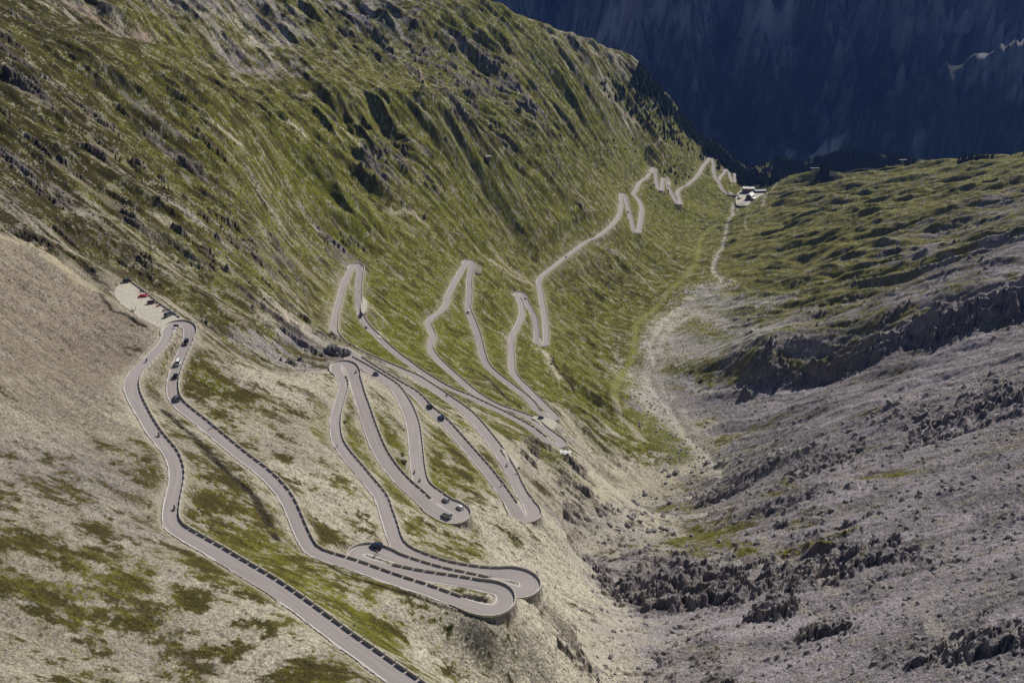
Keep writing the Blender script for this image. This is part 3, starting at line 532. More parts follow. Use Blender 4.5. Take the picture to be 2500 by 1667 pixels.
rk = lerp(c(.105, .088, .075), c(.165, .148, .156), sst(.3, .8, tone)); rk = lerp(rk, c(.22, .16, .11), sst(.6, 1.6, n3) * .4 * (1 - tone))
rk = rk * (1 + .22 * n4 + .15 * n6 + .1 * n2)[..., None]
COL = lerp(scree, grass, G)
COL = lerp(COL, rk, np.clip(rock * (1 - .55 * sst(.2, 1.2, gcov - 1.5)), 0, 1))
# pale erosion streaks running down the grass slopes
strk = sst(1.25, 2.1, n1 + .25 * n3) * steep * sst(.2, .6, bF); COL = lerp(COL, c(.33, .29, .21), strk * .55 * (1 - side_r * .6))
# traced surface marks: path, creek gravel, gravel fans, bare runs
def mark(pts, width, col, soft=.4, jag=.5, amt=1.0, uneven=0.0):
    global COL
    W3 = hits(dens(np.array(pts, float), 8)); D_, _q = seg_dist(W3, width * 2.5 + 6)
    w = width * (1 + jag * n3 * .5 + jag * .4 * n4); m = sst(w, w * soft, D_) * (DIST > 3.0) * amt
    if uneven: m = m * np.clip(1 + uneven * n4 + uneven * n3, 0, 1)
    COL = lerp(COL, c(*col), np.clip(m, 0, 1).astype(np.float32))
k2 = 1.063
sc2 = lambda L: [(a * k2, b * k2) for a, b in L]
mark(CREEK[:11], 4, (.42, .39, .33), jag=1.2, uneven=.4); mark(CREEK[10:17], 15, (.43, .40, .35), jag=1.6, uneven=.8); mark(CREEK[15:22], 12, (.38, .355, .31), jag=1.4, uneven=.8); mark(CREEK[21:], 7, (.36, .335, .28), jag=1.0, uneven=.4)
for P_, w in [([(1717,707),(1740,725),(1790,742),(1850,745),(1900,740)], 19), ([(1690,735),(1730,770),(1790,800),(1870,815)], 12), ([(1635,825),(1700,845),(1780,842),(1850,832),(1880,815)], 24), ([(1600,915),(1660,930),(1720,955),(1745,960)], 6), ([(1650,830),(1690,860),(1750,868)], 6), ([(1800,735),(1860,750)], 5), ([(1700,560),(1650,640)], 0.1)]:
    mark(P_, w, (.36, .335, .31), jag=1.5, uneven=.6)
mark(LOW, 6, (.40, .37, .31), jag=1.0, uneven=.4)
mark(sc2([(1640,520),(1612,545),(1605,575),(1600,600),(1575,635),(1540,668),(1500,710),(1465,745),(1455,800),(1445,835),(1415,880),(1410,930)]), 4.2, (.195, .205, .055), jag=1.0, uneven=.5)
mark(sc2([(1410,930),(1425,960),(1450,980),(1470,1005)]), 5, (.30, .27, .19), jag=.4, uneven=.3)
mark(sc2([(1640,520),(1675,512)]), 3, (.215, .235, .065))
mark(R5([(1700,610),(1640,570),(1560,500)]), .1, (.3, .3, .2))
BARE = [(R5([(2075,985),(2140,1010),(2180,1090),(2230,1180),(2280,1260)]), 7.5, (.43,.39,.30)), (R8([(1560,560),(1680,620),(1690,760),(1800,880),(2000,1030),(2200,1180),(2352,1290)]), 1.6, (.22,.21,.12)),
 (R8([(1700,1190),(1780,1230),(1880,1290)]), 2.0, (.38,.33,.24)), (R5([(700,630),(820,700),(900,745)]), 2.2, (.36,.31,.23)), (R5([(470,600),(560,660),(640,720)]), 4, (.33,.29,.22)), (R5([(1160,1020),(1250,1090),(1330,1140)]), 2, (.40,.35,.26)), (R5([(1710,800),(1760,840),(1790,870)]), 4, (.36,.32,.27)),
 (R5([(1500,20),(1650,120),(1800,210),(2000,330),(2050,360)]), 6, (.34,.30,.22)), (R6([(30,60),(300,290),(590,520)]), 9, (.30,.26,.18)), (R6([(1520,10),(1650,90),(1800,220),(2100,430),(2349,660)]), 3, (.32,.28,.21)),(R6([(1290,430),(1400,530),(1540,610)]), 3, (.36,.31,.25)),(R6([(1700,130),(2000,240),(2200,360),(2349,400)]), 3, (.33,.29,.23)),
 (R7([(0,480),(100,610),(250,760)]), 4, (.33,.29,.22)), (R7([(250,1180),(380,1250),(490,1340)]), 4, (.36,.31,.24)), (R7([(500,1260),(700,1400),(900,1500)]), 5, (.25,.22,.15)), (R7([(940,1140),(1100,1300),(1250,1440)]), 5, (.24,.21,.15)), (R7([(600,1230),(760,1360),(1000,1560)]), 4, (.29,.26,.19)),
 ([(463,140),(500,160),(540,195),(570,215)], 5, (.36,.30,.20)), ([(480,130),(530,160),(600,208)], 5, (.34,.29,.2)), ([(485,262),(520,295),(560,330),(590,350)], 5, (.42,.37,.27)), ([(690,292),(720,305),(750,325)], 7, (.42,.38,.30)), ([(830,310),(870,335),(900,370)], 5, (.38,.33,.24)), ([(560,150),(620,190)], 4, (.36,.30,.2)), ([(890,202),(940,228),(1000,262)], 5, (.36,.30,.2)), ([(1010,165),(1050,220)], 3, (.36,.3,.2)), ([(1080,210),(1150,250)], 3, (.36,.32,.22)), ([(950,490),(1000,510),(1040,540)], 5, (.38,.33,.24)), ([(1260,260),(1330,320),(1380,350)], 5, (.3,.26,.18)), ([(1430,180),(1480,230),(1530,285),(1560,305)], 8, (.36,.31,.23)), ([(1350,70),(1400,90),(1470,110),(1500,140)], 9, (.30,.25,.18)), ([(1600,358),(1625,355),(1632,360)], 3, (.42,.36,.26)), ([(1617,378),(1620,395),(1616,420)], 2.2, (.38,.31,.22)),
 ([(600,0),(640,50),(690,105)], 7, (.30,.27,.24)), ([(660,0),(690,60),(710,110)], 6, (.30,.27,.24)), ([(695,0),(760,50),(810,85)], 6, (.33,.29,.21)), ([(825,5),(870,40),(920,75)], 5, (.34,.30,.22)), ([(190,25),(230,50),(300,80),(360,85)], 16, (.28,.22,.17)), ([(560,140),(600,150),(660,155),(680,145)], 9, (.27,.23,.2)), ([(140,190),(200,240),(280,320)], 5, (.22,.20,.15)), ([(300,215),(330,240),(350,260)], 5, (.2,.18,.15)),
 ([(0,590),(60,600),(130,640),(200,680),(235,700)], 14, (.36,.31,.22)), (R7([(1780,0),(1700,20)]), .1, (.3,.3,.3)), (R7([(2352,480),(2280,540),(2220,580),(2190,650),(2200,700),(2160,760)]), 5, (.42,.38,.30)), (R7([(1860,690),(1870,715),(1990,715),(2180,610),(2340,490)]), 4, (.33,.31,.17)), (R7([(2000,850),(1965,900),(1980,970),(2000,1010)]), 4, (.36,.34,.22)), (R7([(1870,610),(1880,660),(1860,740),(1890,780)]), 3.5, (.36,.34,.30)),
 ([(1860,1310),(1900,1340),(1990,1400),(2040,1450)], 5, (.30,.27,.24)), ([(1950,1480),(2040,1530)], 4, (.30,.27,.24)), ([(2240,1500),(2330,1600),(2350,1640)], 5, (.28,.255,.24))]
BARE += [([(1560,960),(1620,1020),(1690,1090),(1745,1150)], 24, (.40,.37,.32)), ([(1440,1192),(1530,1188),(1620,1168),(1700,1130)], 24, (.43,.39,.30)), ([(1580,1020),(1630,1075),(1660,1110)], 22, (.135,.14,.04)), ([(1700,760),(1640,800),(1600,860)], 14, (.42,.39,.34)), ([(1690,1290),(1740,1315),(1800,1330),(1840,1338)], 13, (.13,.118,.022)), ([(1690,1330),(1720,1350)], 9, (.11,.10,.022)), ([(1610,1250),(1650,1235),(1685,1238)], 8, (.13,.125,.03)), ([(1900,1170),(1950,1180)], 6, (.12,.115,.025)), ([(1870,1205),(1930,1210)], 7, (.12,.11,.025)), ([(1950,1335),(2000,1340),(1900,1350)], 7, (.14,.12,.02)), ([(2030,1320),(2080,1300)], 6, (.14,.12,.02)), ([(2120,1165),(2180,1160),(2250,1155)], 8, (.13,.12,.02)), ([(1450,1290),(1510,1265)], 5, (.3,.28,.24)), ([(1480,1540),(1560,1560),(1650,1575)], 9, (.33,.30,.27)), ([(1700,1360),(1800,1380),(1900,1370)], 9, (.32,.295,.27)), ([(1560,1300),(1640,1290)], 8, (.33,.30,.26))]
for P_, w, col in BARE: mark(P_, w * .55, col, soft=.3, jag=1.2, uneven=.35)
for P_ in (R3([(1280,590),(1420,612),(1600,668),(1650,700),(1640,738),(1570,735),(1470,695),(1380,645)]), R3([(690,378),(760,382),(900,420),(1250,520),(1240,535),(760,432)])):
    zz_ = nearest_road_z(*np.mean(P_, 0)); W3 = np.array([plane_hit(a, b, zz_) for a, b in P_]); i0, i1, j0, j1 = window(W3[:, 0].mean(), W3[:, 1].mean(), 40); S = (slice(i0, i1), slice(j0, j1))
    gm = inpoly(X[S], Y[S], W3) * np.clip(.8 + .2 * n4[S], 0, 1); COL[S] = lerp(COL[S], c(.10, .105, .025), gm.astype(np.float32)); HW_N[S] = np.where(gm > .3, 0, HW_N[S])
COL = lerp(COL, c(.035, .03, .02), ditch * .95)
_pw = proj(np.stack([_cx.ravel(), _cy.ravel(), ZB.ravel()], 1)); wood_ = np.zeros(_cx.size, bool)
for poly in ([(1560,185),(1620,250),(1700,315),(1760,375),(1850,425),(1880,450),(1830,455),(1765,405),(1700,350),(1640,300),(1590,250),(1540,200)], [(1740,360),(1790,400),(1850,430),(1890,450),(1845,468),(1805,450),(1790,420),(1750,390)], [(1880,455),(1900,395),(1980,370),(2050,348),(2110,366),(2240,385),(2245,402),(2190,406),(2135,422),(2005,445),(1975,426),(1930,438)]):
    wood_ |= inpoly(_pw[:, 0], _pw[:, 1], np.array(poly, float))
wood_ &= (_cy.ravel() > 1850); wf = gridlook(wood_.reshape(_cx.shape).astype(np.float32), THG + wx * .3, LRG + wy * .3)
COL = lerp(COL, c(.040, .044, .022), np.clip(wf * 1.2 - .1 * n4, 0, 1).astype(np.float32))
# road verges, cut banks: bare pale grit
verge = sst(HW_N + 1.7, HW_N + .5, DIST + 1.0 * n4) * (HW_N > 0)
COL = lerp(COL, c(.36, .325, .26), np.clip(verge * .75 + cut * .42 * sst(-.3, .9, n4 + .5 * n2) * (1 + .5 * sst(600, 400, RG)), 0, 1).astype(np.float32))
COL = np.clip(COL, .008, .6)
COL = np.nan_to_num(COL)
V = np.stack([X, Y, Z], -1).reshape(-1, 3)
idx = np.arange(NRR * NTH, dtype=np.int32).reshape(NRR, NTH)
F4 = np.stack([idx[:-1, :-1], idx[:-1, 1:], idx[1:, 1:], idx[1:, :-1]], -1).reshape(-1, 4)
M_GROUND = ground_mat("alpine_ground")
me = quads_mesh("terrain", V, F4, M_GROUND)
ca_ = me.attributes.new("Col", 'FLOAT_COLOR', 'POINT')
ca_.data.foreach_set("color", np.concatenate([COL.reshape(-1, 3), np.ones((NRR * NTH, 1))], 1).astype(np.float32).ravel())
tag(link_mesh("terrain", me), kind="structure")
# ------------------------------------------------------------------ road surface, edge lines
M_ASPH = mat("road_asphalt", (.275, .247, .240), rough=.9, noise=.05, scale=.12, col2=(.305, .276, .268))
M_LINE = mat("road_paint", (.72, .71, .68), rough=.7, noise=.12, scale=2.0)
M_GRAVEL = mat("pale_gravel", (.43, .40, .33), rough=.95, noise=.16, scale=.8, col2=(.55, .52, .44), bump=.05)
M_STONE = mat("guard_stone", (.36, .33, .27), rough=.95, noise=.3, scale=2.5, col2=(.62, .58, .49), bump=.03)
M_WALL = mat("masonry_stone", (.17, .15, .12), rough=.95, noise=.45, scale=2.2, col2=(.36, .32, .26), bump=.15)
def road_mat():
    m = bpy.data.materials.new("road_asphalt"); m.use_nodes = True; t = m.node_tree; b = t.nodes["Principled BSDF"]; b.inputs["Roughness"].default_value = .88; b.inputs["Specular IOR Level"].default_value = .25
    at = t.nodes.new("ShaderNodeAttribute"); at.attribute_name = "lane"; sp = t.nodes.new("ShaderNodeSeparateXYZ"); t.links.new(at.outputs["Vector"], sp.inputs[0])
    def M(op, a, bb=None, cc=None):
        n = t.nodes.new("ShaderNodeMath"); n.operation = op
        for k, v in enumerate((a, bb, cc)):
            if v is None: continue
            if isinstance(v, (int, float)): n.inputs[k].default_value = v
            else: t.links.new(v, n.inputs[k])
        return n.outputs[0]
    au = M('ABSOLUTE', sp.outputs[0]); tr = M('SUBTRACT', 1.0, M('MULTIPLY', M('ABSOLUTE', M('SUBTRACT', M('ABSOLUTE', M('SUBTRACT', au, .47)), .17)), 9.0)); tr = M('MAXIMUM', tr, 0.0)
    mp = t.nodes.new("ShaderNodeCombineXYZ"); t.links.new(M('MULTIPLY', sp.outputs[0], 2.6), mp.inputs[0]); t.links.new(M('MULTIPLY', sp.outputs[1], .055), mp.inputs[1])
    n1_ = t.nodes.new("ShaderNodeTexNoise"); n1_.inputs["Scale"].default_value = 1.0; n1_.inputs["Detail"].default_value = 5; t.links.new(mp.outputs[0], n1_.inputs["Vector"])
    tc = t.nodes.new("ShaderNodeTexCoord"); n2_ = t.nodes.new("ShaderNodeTexNoise"); n2_.inputs["Scale"].default_value = .16; n2_.inputs["Detail"].default_value = 3; t.links.new(tc.outputs["Object"], n2_.inputs["Vector"])
    n3_ = t.nodes.new("ShaderNodeTexNoise"); n3_.inputs["Scale"].default_value = 3.0; n3_.inputs["Detail"].default_value = 4; t.links.new(tc.outputs["Object"], n3_.inputs["Vector"])
    seam = M('MAXIMUM', M('SUBTRACT', 1.0, M('MULTIPLY', M('ABSOLUTE', M('ADD', sp.outputs[0], M('MULTIPLY', M('SUBTRACT', n2_.outputs[0], .5), .25))), 38.0)), 0.0)
    edge = M('MAXIMUM', M('MULTIPLY', M('SUBTRACT', au, .80), 4.0), 0.0)
    v = M('ADD', M('ADD', .70, M('MULTIPLY', n1_.outputs[0], .50)), M('MULTIPLY', n3_.outputs[0], .12)); v = M('SUBTRACT', v, M('MULTIPLY', tr, .13)); v = M('SUBTRACT', v, M('MULTIPLY', seam, .22)); v = M('ADD', v, M('MULTIPLY', M('MULTIPLY', edge, n3_.outputs[0]), .45))
    mx = t.nodes.new("ShaderNodeVectorMath"); mx.operation = 'SCALE'; mx.inputs[0].default_value = (.325, .290, .282); t.links.new(v, mx.inputs["Scale"]); t.links.new(mx.outputs[0], b.inputs["Base Color"]); return m
M_ASPH = road_mat()
def ribbon(ln, name, line_l, line_r):
    n = len(ln.P); cols = []; hw = ln.hw
    lw = np.where(np.hypot(ln.P[:, 0], ln.P[:, 1]) < 900, .17, .26)
    jl = .12 + .22 * samp(T_RO[0], ln.s, ln.s * 0 + 9, 14, 0, 1, 91); jr = .12 + .22 * samp(T_RO[1], ln.s, ln.s * 0 + 5, 14, 0, 1, 92); jl, jr = np.clip(jl, .02, .6), np.clip(jr, .02, .6)
    offs = [(-hw - jl, -.55), (-hw - jl, 0), (-hw + .05, 0), (-hw + .05 + lw, 0), (-hw * .33, .03), (hw * .33, .03), (hw - .05 - lw, 0), (hw - .05, 0), (hw + jr, 0), (hw + jr, -.55)]
    V = np.stack([np.stack([ln.P[:, 0] + ln.N[:, 0] * o, ln.P[:, 1] + ln.N[:, 1] * o, ln.P[:, 2] + z + .02], 1) for o, z in offs], 1)
    k = len(offs); ix = np.arange(n * k).reshape(n, k)
    F = np.stack([ix[:-1, :-1], ix[:-1, 1:], ix[1:, 1:], ix[1:, :-1]], -1); mi = np.zeros((n - 1, k - 1), int)
    mi[:, 2] = line_l[:-1]; mi[:, 6] = line_r[:-1]
    me = quads_mesh(name, V.reshape(-1, 3), F.reshape(-1, 4)[:, ::-1], [M_ASPH, M_LINE], smooth=False, mi=mi.ravel())
    la = me.attributes.new("lane", 'FLOAT_VECTOR', 'POINT'); ac_ = np.stack([np.broadcast_to(o, (n,)) / hw for o, z in offs], 1); al_ = np.repeat(ln.s[:, None], k, 1)
    la.data.foreach_set("vector", np.stack([ac_, al_, al_ * 0], -1).astype(np.float32).ravel())
    return tag(link_mesh(name, me), kind="structure")
dsh = samp(T_SM[0], main.s, main.s * 0, 60, 0, 1, 71)
# side with the guard stones: outer side of the hairpin passed last
ap = [a for a, _ in APEX]; sg = [s for _, s in APEX]
side = np.zeros(len(main.P), int)       # +1 stones on the right of travel, -1 on the left
first = -sg[0] if sg else 1
bounds = [0] + ap + [len(main.P)]
legs = []
for q in range(len(bounds) - 1):
    sd_ = (-sg[q - 1] if q > 0 else sg[0]); legs.append((bounds[q], bounds[q + 1], int(sd_)))
    side[bounds[q]:bounds[q + 1]] = sd_
line_l = ((side > 0) & (dsh > -.9)) | (hair > .3); line_r = ((side < 0) & (dsh > -.9)) | (hair > .3)
ribbon(main, "road", line_l.astype(int), line_r.astype(int))
ribbon(branch, "road", np.ones(len(branch.P), int), np.ones(len(branch.P), int))
for name, W3, z in padpoly:
    P = dens(np.vstack([W3[:, :2], W3[:1, :2]]), 1.5); P = P + .35 * np.stack([samp(T_RO[0], P[:, 0], P[:, 1], 5), samp(T_RO[1], P[:, 0], P[:, 1], 5)], 1) * .5
    n = len(P); cx, cy = P.mean(0)
    V = [(cx, cy, z + .03)] + [(x, y, z + .012) for x, y in P] + [(x + (x - cx) * .03, y + (y - cy) * .03, z - .5) for x, y in P]
    F = [(0, 1 + i, 1 + (i + 1) % n) for i in range(n)] + [(1 + i, 1 + n + i, 1 + n + (i + 1) % n, 1 + (i + 1) % n) for i in range(n)]
    tag(link_mesh(name, mesh_from(name, V, F, M_GRAVEL)), kind="structure")

# ------------------------------------------------------------------ guard stones and walls along the outer edge
def block_mesh(L, w=.42, h=.78, seed=0):
    r = random.Random(seed); V = []; nx = 7
    sec = [(-w / 2, -.25), (-w / 2, h * .9), (-w / 2 * .8, h), (w / 2 * .8, h), (w / 2, h * .9), (w / 2, -.25)]
    for i in range(nx):
        x = -L / 2 + L * i / (nx - 1)
        for (a, b) in sec:
            s = .9 if i in (0, nx - 1) and b > .5 else 1
            V.append((x, a + r.uniform(-.03, .03), b * s + r.uniform(-.035, .035)))
    F = []
    for i in range(nx - 1):
        for j in range(5): F.append((i * 6 + j, i * 6 + j + 1, (i + 1) * 6 + j + 1, (i + 1) * 6 + j))
    F += [tuple(range(5, -1, -1)), tuple((nx - 1) * 6 + j for j in range(6))]
    return mesh_from("guard_stone", V, F, M_STONE)
BLK = [block_mesh(3.55, seed=s) for s in range(5)]
BV = [np.array([v.co[:] for v in b.vertices]) for b in BLK]; BF = [[tuple(p.vertices) for p in b.polygons] for b in BLK]
blocks = []
def at_line(ln, s, off):
    i = np.interp(s, ln.s, np.arange(len(ln.s))); a = int(min(i, len(ln.s) - 2)); t = i - a
    P = ln.P[a] * (1 - t) + ln.P[a + 1] * t; N = ln.N[a] * (1 - t) + ln.N[a + 1] * t; hw = ln.hw[a] * (1 - t) + ln.hw[a + 1] * t
    return P, N, hw, a
for q, (a, b, sd_) in enumerate(legs):
    # where the outer bend ends and the plain row of single stones begins
    s0 = main.s[a] + (15 if q else 0); s1 = main.s[b - 1] - (9 if q < len(legs) - 1 else 0)
    if q < len(legs) - 1:
        while s1 > s0 and abs(main.turn[np.searchsorted(main.s, s1)]) > 1.9: s1 -= 2
    s = s0 + 1.8
    while s < s1 - 1.8:
        P, N, hw, i = at_line(main, s, 0); o = (hw + .42) * sd_
        hdg = math.atan2(main.T[i][1], main.T[i][0]); slope = -math.atan(.07)
        blocks.append((P[0] + N[0] * o, P[1] + N[1] * o, P[2], hdg, slope, q)); s += 4.05
def bend_wall(q):
    """continuous parapet and the retaining wall below it, round the outside of one hairpin"""
    a, sgn = APEX[q]; sd_ = -sgn; s0, s1 = main.s[a] - 17, main.s[a] + 15.5
    ss = np.arange(s0, s1, .9); top = []; 
    for s in ss:
        P, N, hw, i = at_line(main, s, 0); top.append((P, N * sd_, hw))
    V = []; F = []
    for (P, N, hw) in top:
        for o, z in [(.2, -.3), (.2, .74), (.24, .8), (.60, .8), (.64, .74), (.64, -.3)]: V.append((P[0] + N[0] * (hw + o), P[1] + N[1] * (hw + o), P[2] + z))
    n = len(top)
    for i in range(n - 1):
        for j in range(5): F.append((i * 6 + j, i * 6 + j + 1, (i + 1) * 6 + j + 1, (i + 1) * 6 + j))
    F += [tuple(range(5, -1, -1)), tuple((n - 1) * 6 + j for j in range(6))]
    pm = mesh_from("parapet", V, F, M_STONE)
    V = []; F = []
    for (P, N, hw) in top:
        zt = ZH(np.array([P[0] + N[0] * (hw + 1.6)]), np.array([P[1] + N[1] * (hw + 1.6)]))[0]; h = min(max(P[2] - zt + .6, .8), 9)
        for o, z in [(.16, -.05), (.70, -.05), (.78 + h * .10, -h), (.16, -h)]: V.append((P[0] + N[0] * (hw + o), P[1] + N[1] * (hw + o), P[2] + z))
    for i in range(n - 1):
        for j in range(4): F.append((i * 4 + j, i * 4 + (j + 1) % 4, (i + 1) * 4 + (j + 1) % 4, (i + 1) * 4 + j))
    F += [(3, 2, 1, 0), tuple((n - 1) * 4 + j for j in range(4))]
    return pm, mesh_from("retaining_wall", V, F, M_WALL)
ORD = ["first", "second", "third", "fourth", "fifth", "sixth", "seventh", "eighth", "ninth", "tenth", "eleventh", "twelfth", "thirteenth", "fourteenth", "fifteenth", "sixteenth", "seventeenth", "eighteenth", "nineteenth", "twentieth", "twenty first", "twenty second", "twenty third", "twenty fourth", "twenty fifth", "twenty sixth"]
BEND = ["hairpin by the gravel car park", "lowest hairpin with the grass island", "leftmost low bend beside the grass island", "low hairpin behind the grass island", "broad hairpin beside the bare rock knoll", "hairpin with three pale cars", "", "hairpin at the foot of the pale slope",
        "tall hairpin above the rock knoll"]
for q in range(len(APEX)):
    if q == 6: continue
    pm, wm = bend_wall(q)
    where = BEND[q] if q < len(BEND) else "%s bend down from the car park" % ORD[min(q, 25)]
    P = main.P[APEX[q][0]]
    t = tag(empty("stone_parapet", (P[0], P[1], P[2])), "curved stone wall around the " + where, "stone parapet", "curved walls round the hairpins")
    for nm, m_ in (("parapet", pm), ("retaining_wall", wm)):
        m_.transform(Matrix.Translation((-P[0], -P[1], -P[2]))); link_mesh(nm, m_, t)
pb = np.array([(x, y, z) for x, y, z, *_ in blocks]); pp = proj(pb); vis = (pp[:, 0] > -20) & (pp[:, 0] < 2520) & (pp[:, 1] < 1690)
dist = np.linalg.norm(pb, axis=1) + np.where(vis, 0, 1e6); order = np.argsort(dist); indiv = set(order[:300].tolist())
LEGTXT = ["nearest road, rising from the bottom edge", "road between the car park and lowest hairpin", "short road along the grass island", "short road behind the grass island", "road left of the broad knoll hairpin", "road right of the broad knoll hairpin", "road from the three pale cars upwards", "long road down to the pale slope hairpin", "road from the pale slope to the tall hairpin"]
V = []; F = []; legn = {}
def nth(n): return '%d%s' % (n, 'th' if 10 < n % 100 < 14 else {1: 'st', 2: 'nd', 3: 'rd'}.get(n % 10, 'th'))
for k, (x, y, z, h, sl, q) in enumerate(blocks):
    m_ = k % 5; Mx = Matrix.Translation((x, y, z)) @ Matrix.Rotation(h, 4, 'Z') @ Matrix.Rotation(-sl, 4, 'Y')
    if vis[k]: legn[q] = legn.get(q, 0) + 1
    if k in indiv:
        o = link_mesh("guard_stone", BLK[m_]); o.matrix_world = Mx
        wtx = LEGTXT[q] if q < len(LEGTXT) else "%s leg down from the car park" % ORD[min(q, 25)]
        tag(o, nth(legn[q]) + " stone from the " + ("bottom edge" if q == 0 else "upper end") + ", " + wtx, "guard stone", "guard stones on the " + wtx)
    else:
        if not vis[k]: continue
        A = np.array(Mx); b0 = len(V); W3 = BV[m_] @ A[:3, :3].T + A[:3, 3]; V += list(W3); F += [tuple(i + b0 for i in f) for f in BF[m_]]
tag(link_mesh("guard_stones", mesh_from("guard_stones", V, F, M_STONE)), "rows of grey guard stones edging the farther legs of the winding road", "guard stones", kind="stuff")
# ------------------------------------------------------------------ the far mountain and the dark spur before it
fx1 = np.arange(-1500, 5200, 12.0); fy1 = np.concatenate([np.arange(3250, 4300, 25.0), np.arange(4300, 6900, 9.0)])
FXG, FYG = np.meshgrid(fx1, fy1)
wv = samp(T_SM[0], FXG, FYG, 900, 0, 1, 61); y0 = 4500 + 170 * samp(T_SM[1], FXG, FYG * 0, 1100, 0, 1, 62) + 60 * wv + .10 * np.clip(900 - FXG, 0, 3000)
up_ = np.clip(FYG - y0, 0, None)
zm = -1230 + 1.10 * up_ + .35 * np.clip(up_ - 500, 0, None) + np.clip(up_ / 250, .1, 1) * (55 * samp(T_RS[1], FXG, FYG * 1.7, 620, 135, 2.0, 63) + 26 * samp(T_RI[1], FXG, FYG * 1.7, 190, 205, 1.6, 64) + 6 * samp(T_RO[0], FXG, FYG, 50, 0, 1, 65))
crest = np.array([fwd(1960, 400, 4350), fwd(2029, 337, 4300), fwd(2112, 265, 4250), fwd(2222, 193, 4200), fwd(2388, 133, 4150), fwd(2500, 94, 4100), fwd(2700, 0, 4000), fwd(3000, -120, 3950)])
yc = np.interp(FXG, crest[:, 0], crest[:, 1]); zc = np.interp(FXG, crest[:, 0], crest[:, 2], left=-1400)
zs = zc - 1.12 * np.abs(FYG - yc) * np.where(FYG > yc, 1.3, 1.0) + 12 * samp(T_RI[1], FXG, FYG, 160, -20, 2.5, 66) + 4 * samp(T_RO[1], FXG, FYG, 40, 0, 1, 67)
isS = zs > zm; FZ = np.maximum(np.maximum(zm, zs), -1240 + 4 * wv)
low_ = np.maximum(zm, zs) < -1235
f1 = samp(T_RO[0], FXG, FYG * 2.0, 130, 140, 1.6, 68); f2 = samp(T_SM[2], FXG, FYG, 420, 20, 1, 69); f3 = samp(T_RO[2], FXG, FYG * 2.0, 30, 0, 1, 70)
forest_c = np.array([.040, .058, .036]); rock_c = np.array([.24, .23, .225]); deb = np.array([.55, .53, .52])
trl = sst(-560, -900, FZ + 90 * f2 + 60 * f1)            # below the tree line
fc = lerp(np.broadcast_to(rock_c, FXG.shape + (3,)), forest_c, (trl * sst(-2.2, -.9, f3 + f1 * .7 + .9)).astype(np.float32)) * (1 + .38 * f3 + .3 * f1)[..., None]
runs = sst(1.2, 2.2, samp(T_RI[0], FXG, FYG * 1.8, 330, 140, 2.2, 71) + .35 * f1); fc = lerp(fc, deb * .7, (runs * .55 * (1 - isS)).astype(np.float32))
def far_hit(u, v):
    d = rays([(u, v)])[0]; d = d / math.hypot(d[0], d[1]); ts = np.arange(3400, 8200, 6.0); q = d[None] * ts[:, None]
    xi = np.clip(((q[:, 0] - fx1[0]) / 12).astype(int), 0, len(fx1) - 1); yi = np.clip(np.searchsorted(fy1, q[:, 1]), 0, len(fy1) - 1)
    b = np.nonzero(q[:, 2] < FZ[yi, xi])[0]; return q[b[0]] if len(b) else q[-1]
for pts, w, amt in [([(1528,2),(1500,50),(1462,95)], 12, .9), ([(1925,5),(1895,40),(1860,75),(1830,90)], 26, .75), ([(1815,75),(1850,68)], 16, .6), ([(1925,396),(1990,380),(2030,368)], 26, 1.0), ([(2010,325),(2055,312),(2045,335)], 26, .5), ([(2175,228),(2200,185),(2208,165)], 12, .6), ([(2300,30),(2350,45),(2400,40),(2440,55)], 60, .25), ([(2420,20),(2435,60),(2438,85)], 18, .3), ([(2190,35),(2210,80)], 16, .4), ([(2255,50),(2245,85)], 15, .45), ([(2388,122),(2440,100),(2500,70)], 20, .2), ([(1740,250),(1720,330)], 7, .3), ([(1660,20),(1600,130)], 6, .3)]:
    W3 = np.array([far_hit(*p) for p in pts]); D = np.full(FXG.shape, 1e5)
    for a in range(len(W3) - 1):
        p, q = W3[a, :2], W3[a + 1, :2]; e = q - p; t = np.clip(((FXG - p[0]) * e[0] + (FYG - p[1]) * e[1]) / (e @ e + 1e-9), 0, 1)
        D = np.minimum(D, np.hypot(FXG - p[0] - t * e[0], FYG - p[1] - t * e[1]))
    fc = lerp(fc, deb, (sst(w * 1.4, w * .5, D + w * .35 * f3 + w * .3 * f1) * amt).astype(np.float32))
fc = np.clip(fc, .005, .6)
nI, nJ = FXG.shape; ix = np.arange(nI * nJ).reshape(nI, nJ)
me = quads_mesh("mountain", np.stack([FXG, FYG, FZ], -1).reshape(-1, 3), np.stack([ix[:-1, :-1], ix[:-1, 1:], ix[1:, 1:], ix[1:, :-1]], -1).reshape(-1, 4), ground_mat("far_ground", bump=3.0, fine=.1))
a_ = me.attributes.new("Col", 'FLOAT_COLOR', 'POINT'); a_.data.foreach_set("color", np.concatenate([fc.reshape(-1, 3), np.ones((nI * nJ, 1))], 1).astype(np.float32).ravel())
tag(link_mesh("mountain", me), kind="structure")

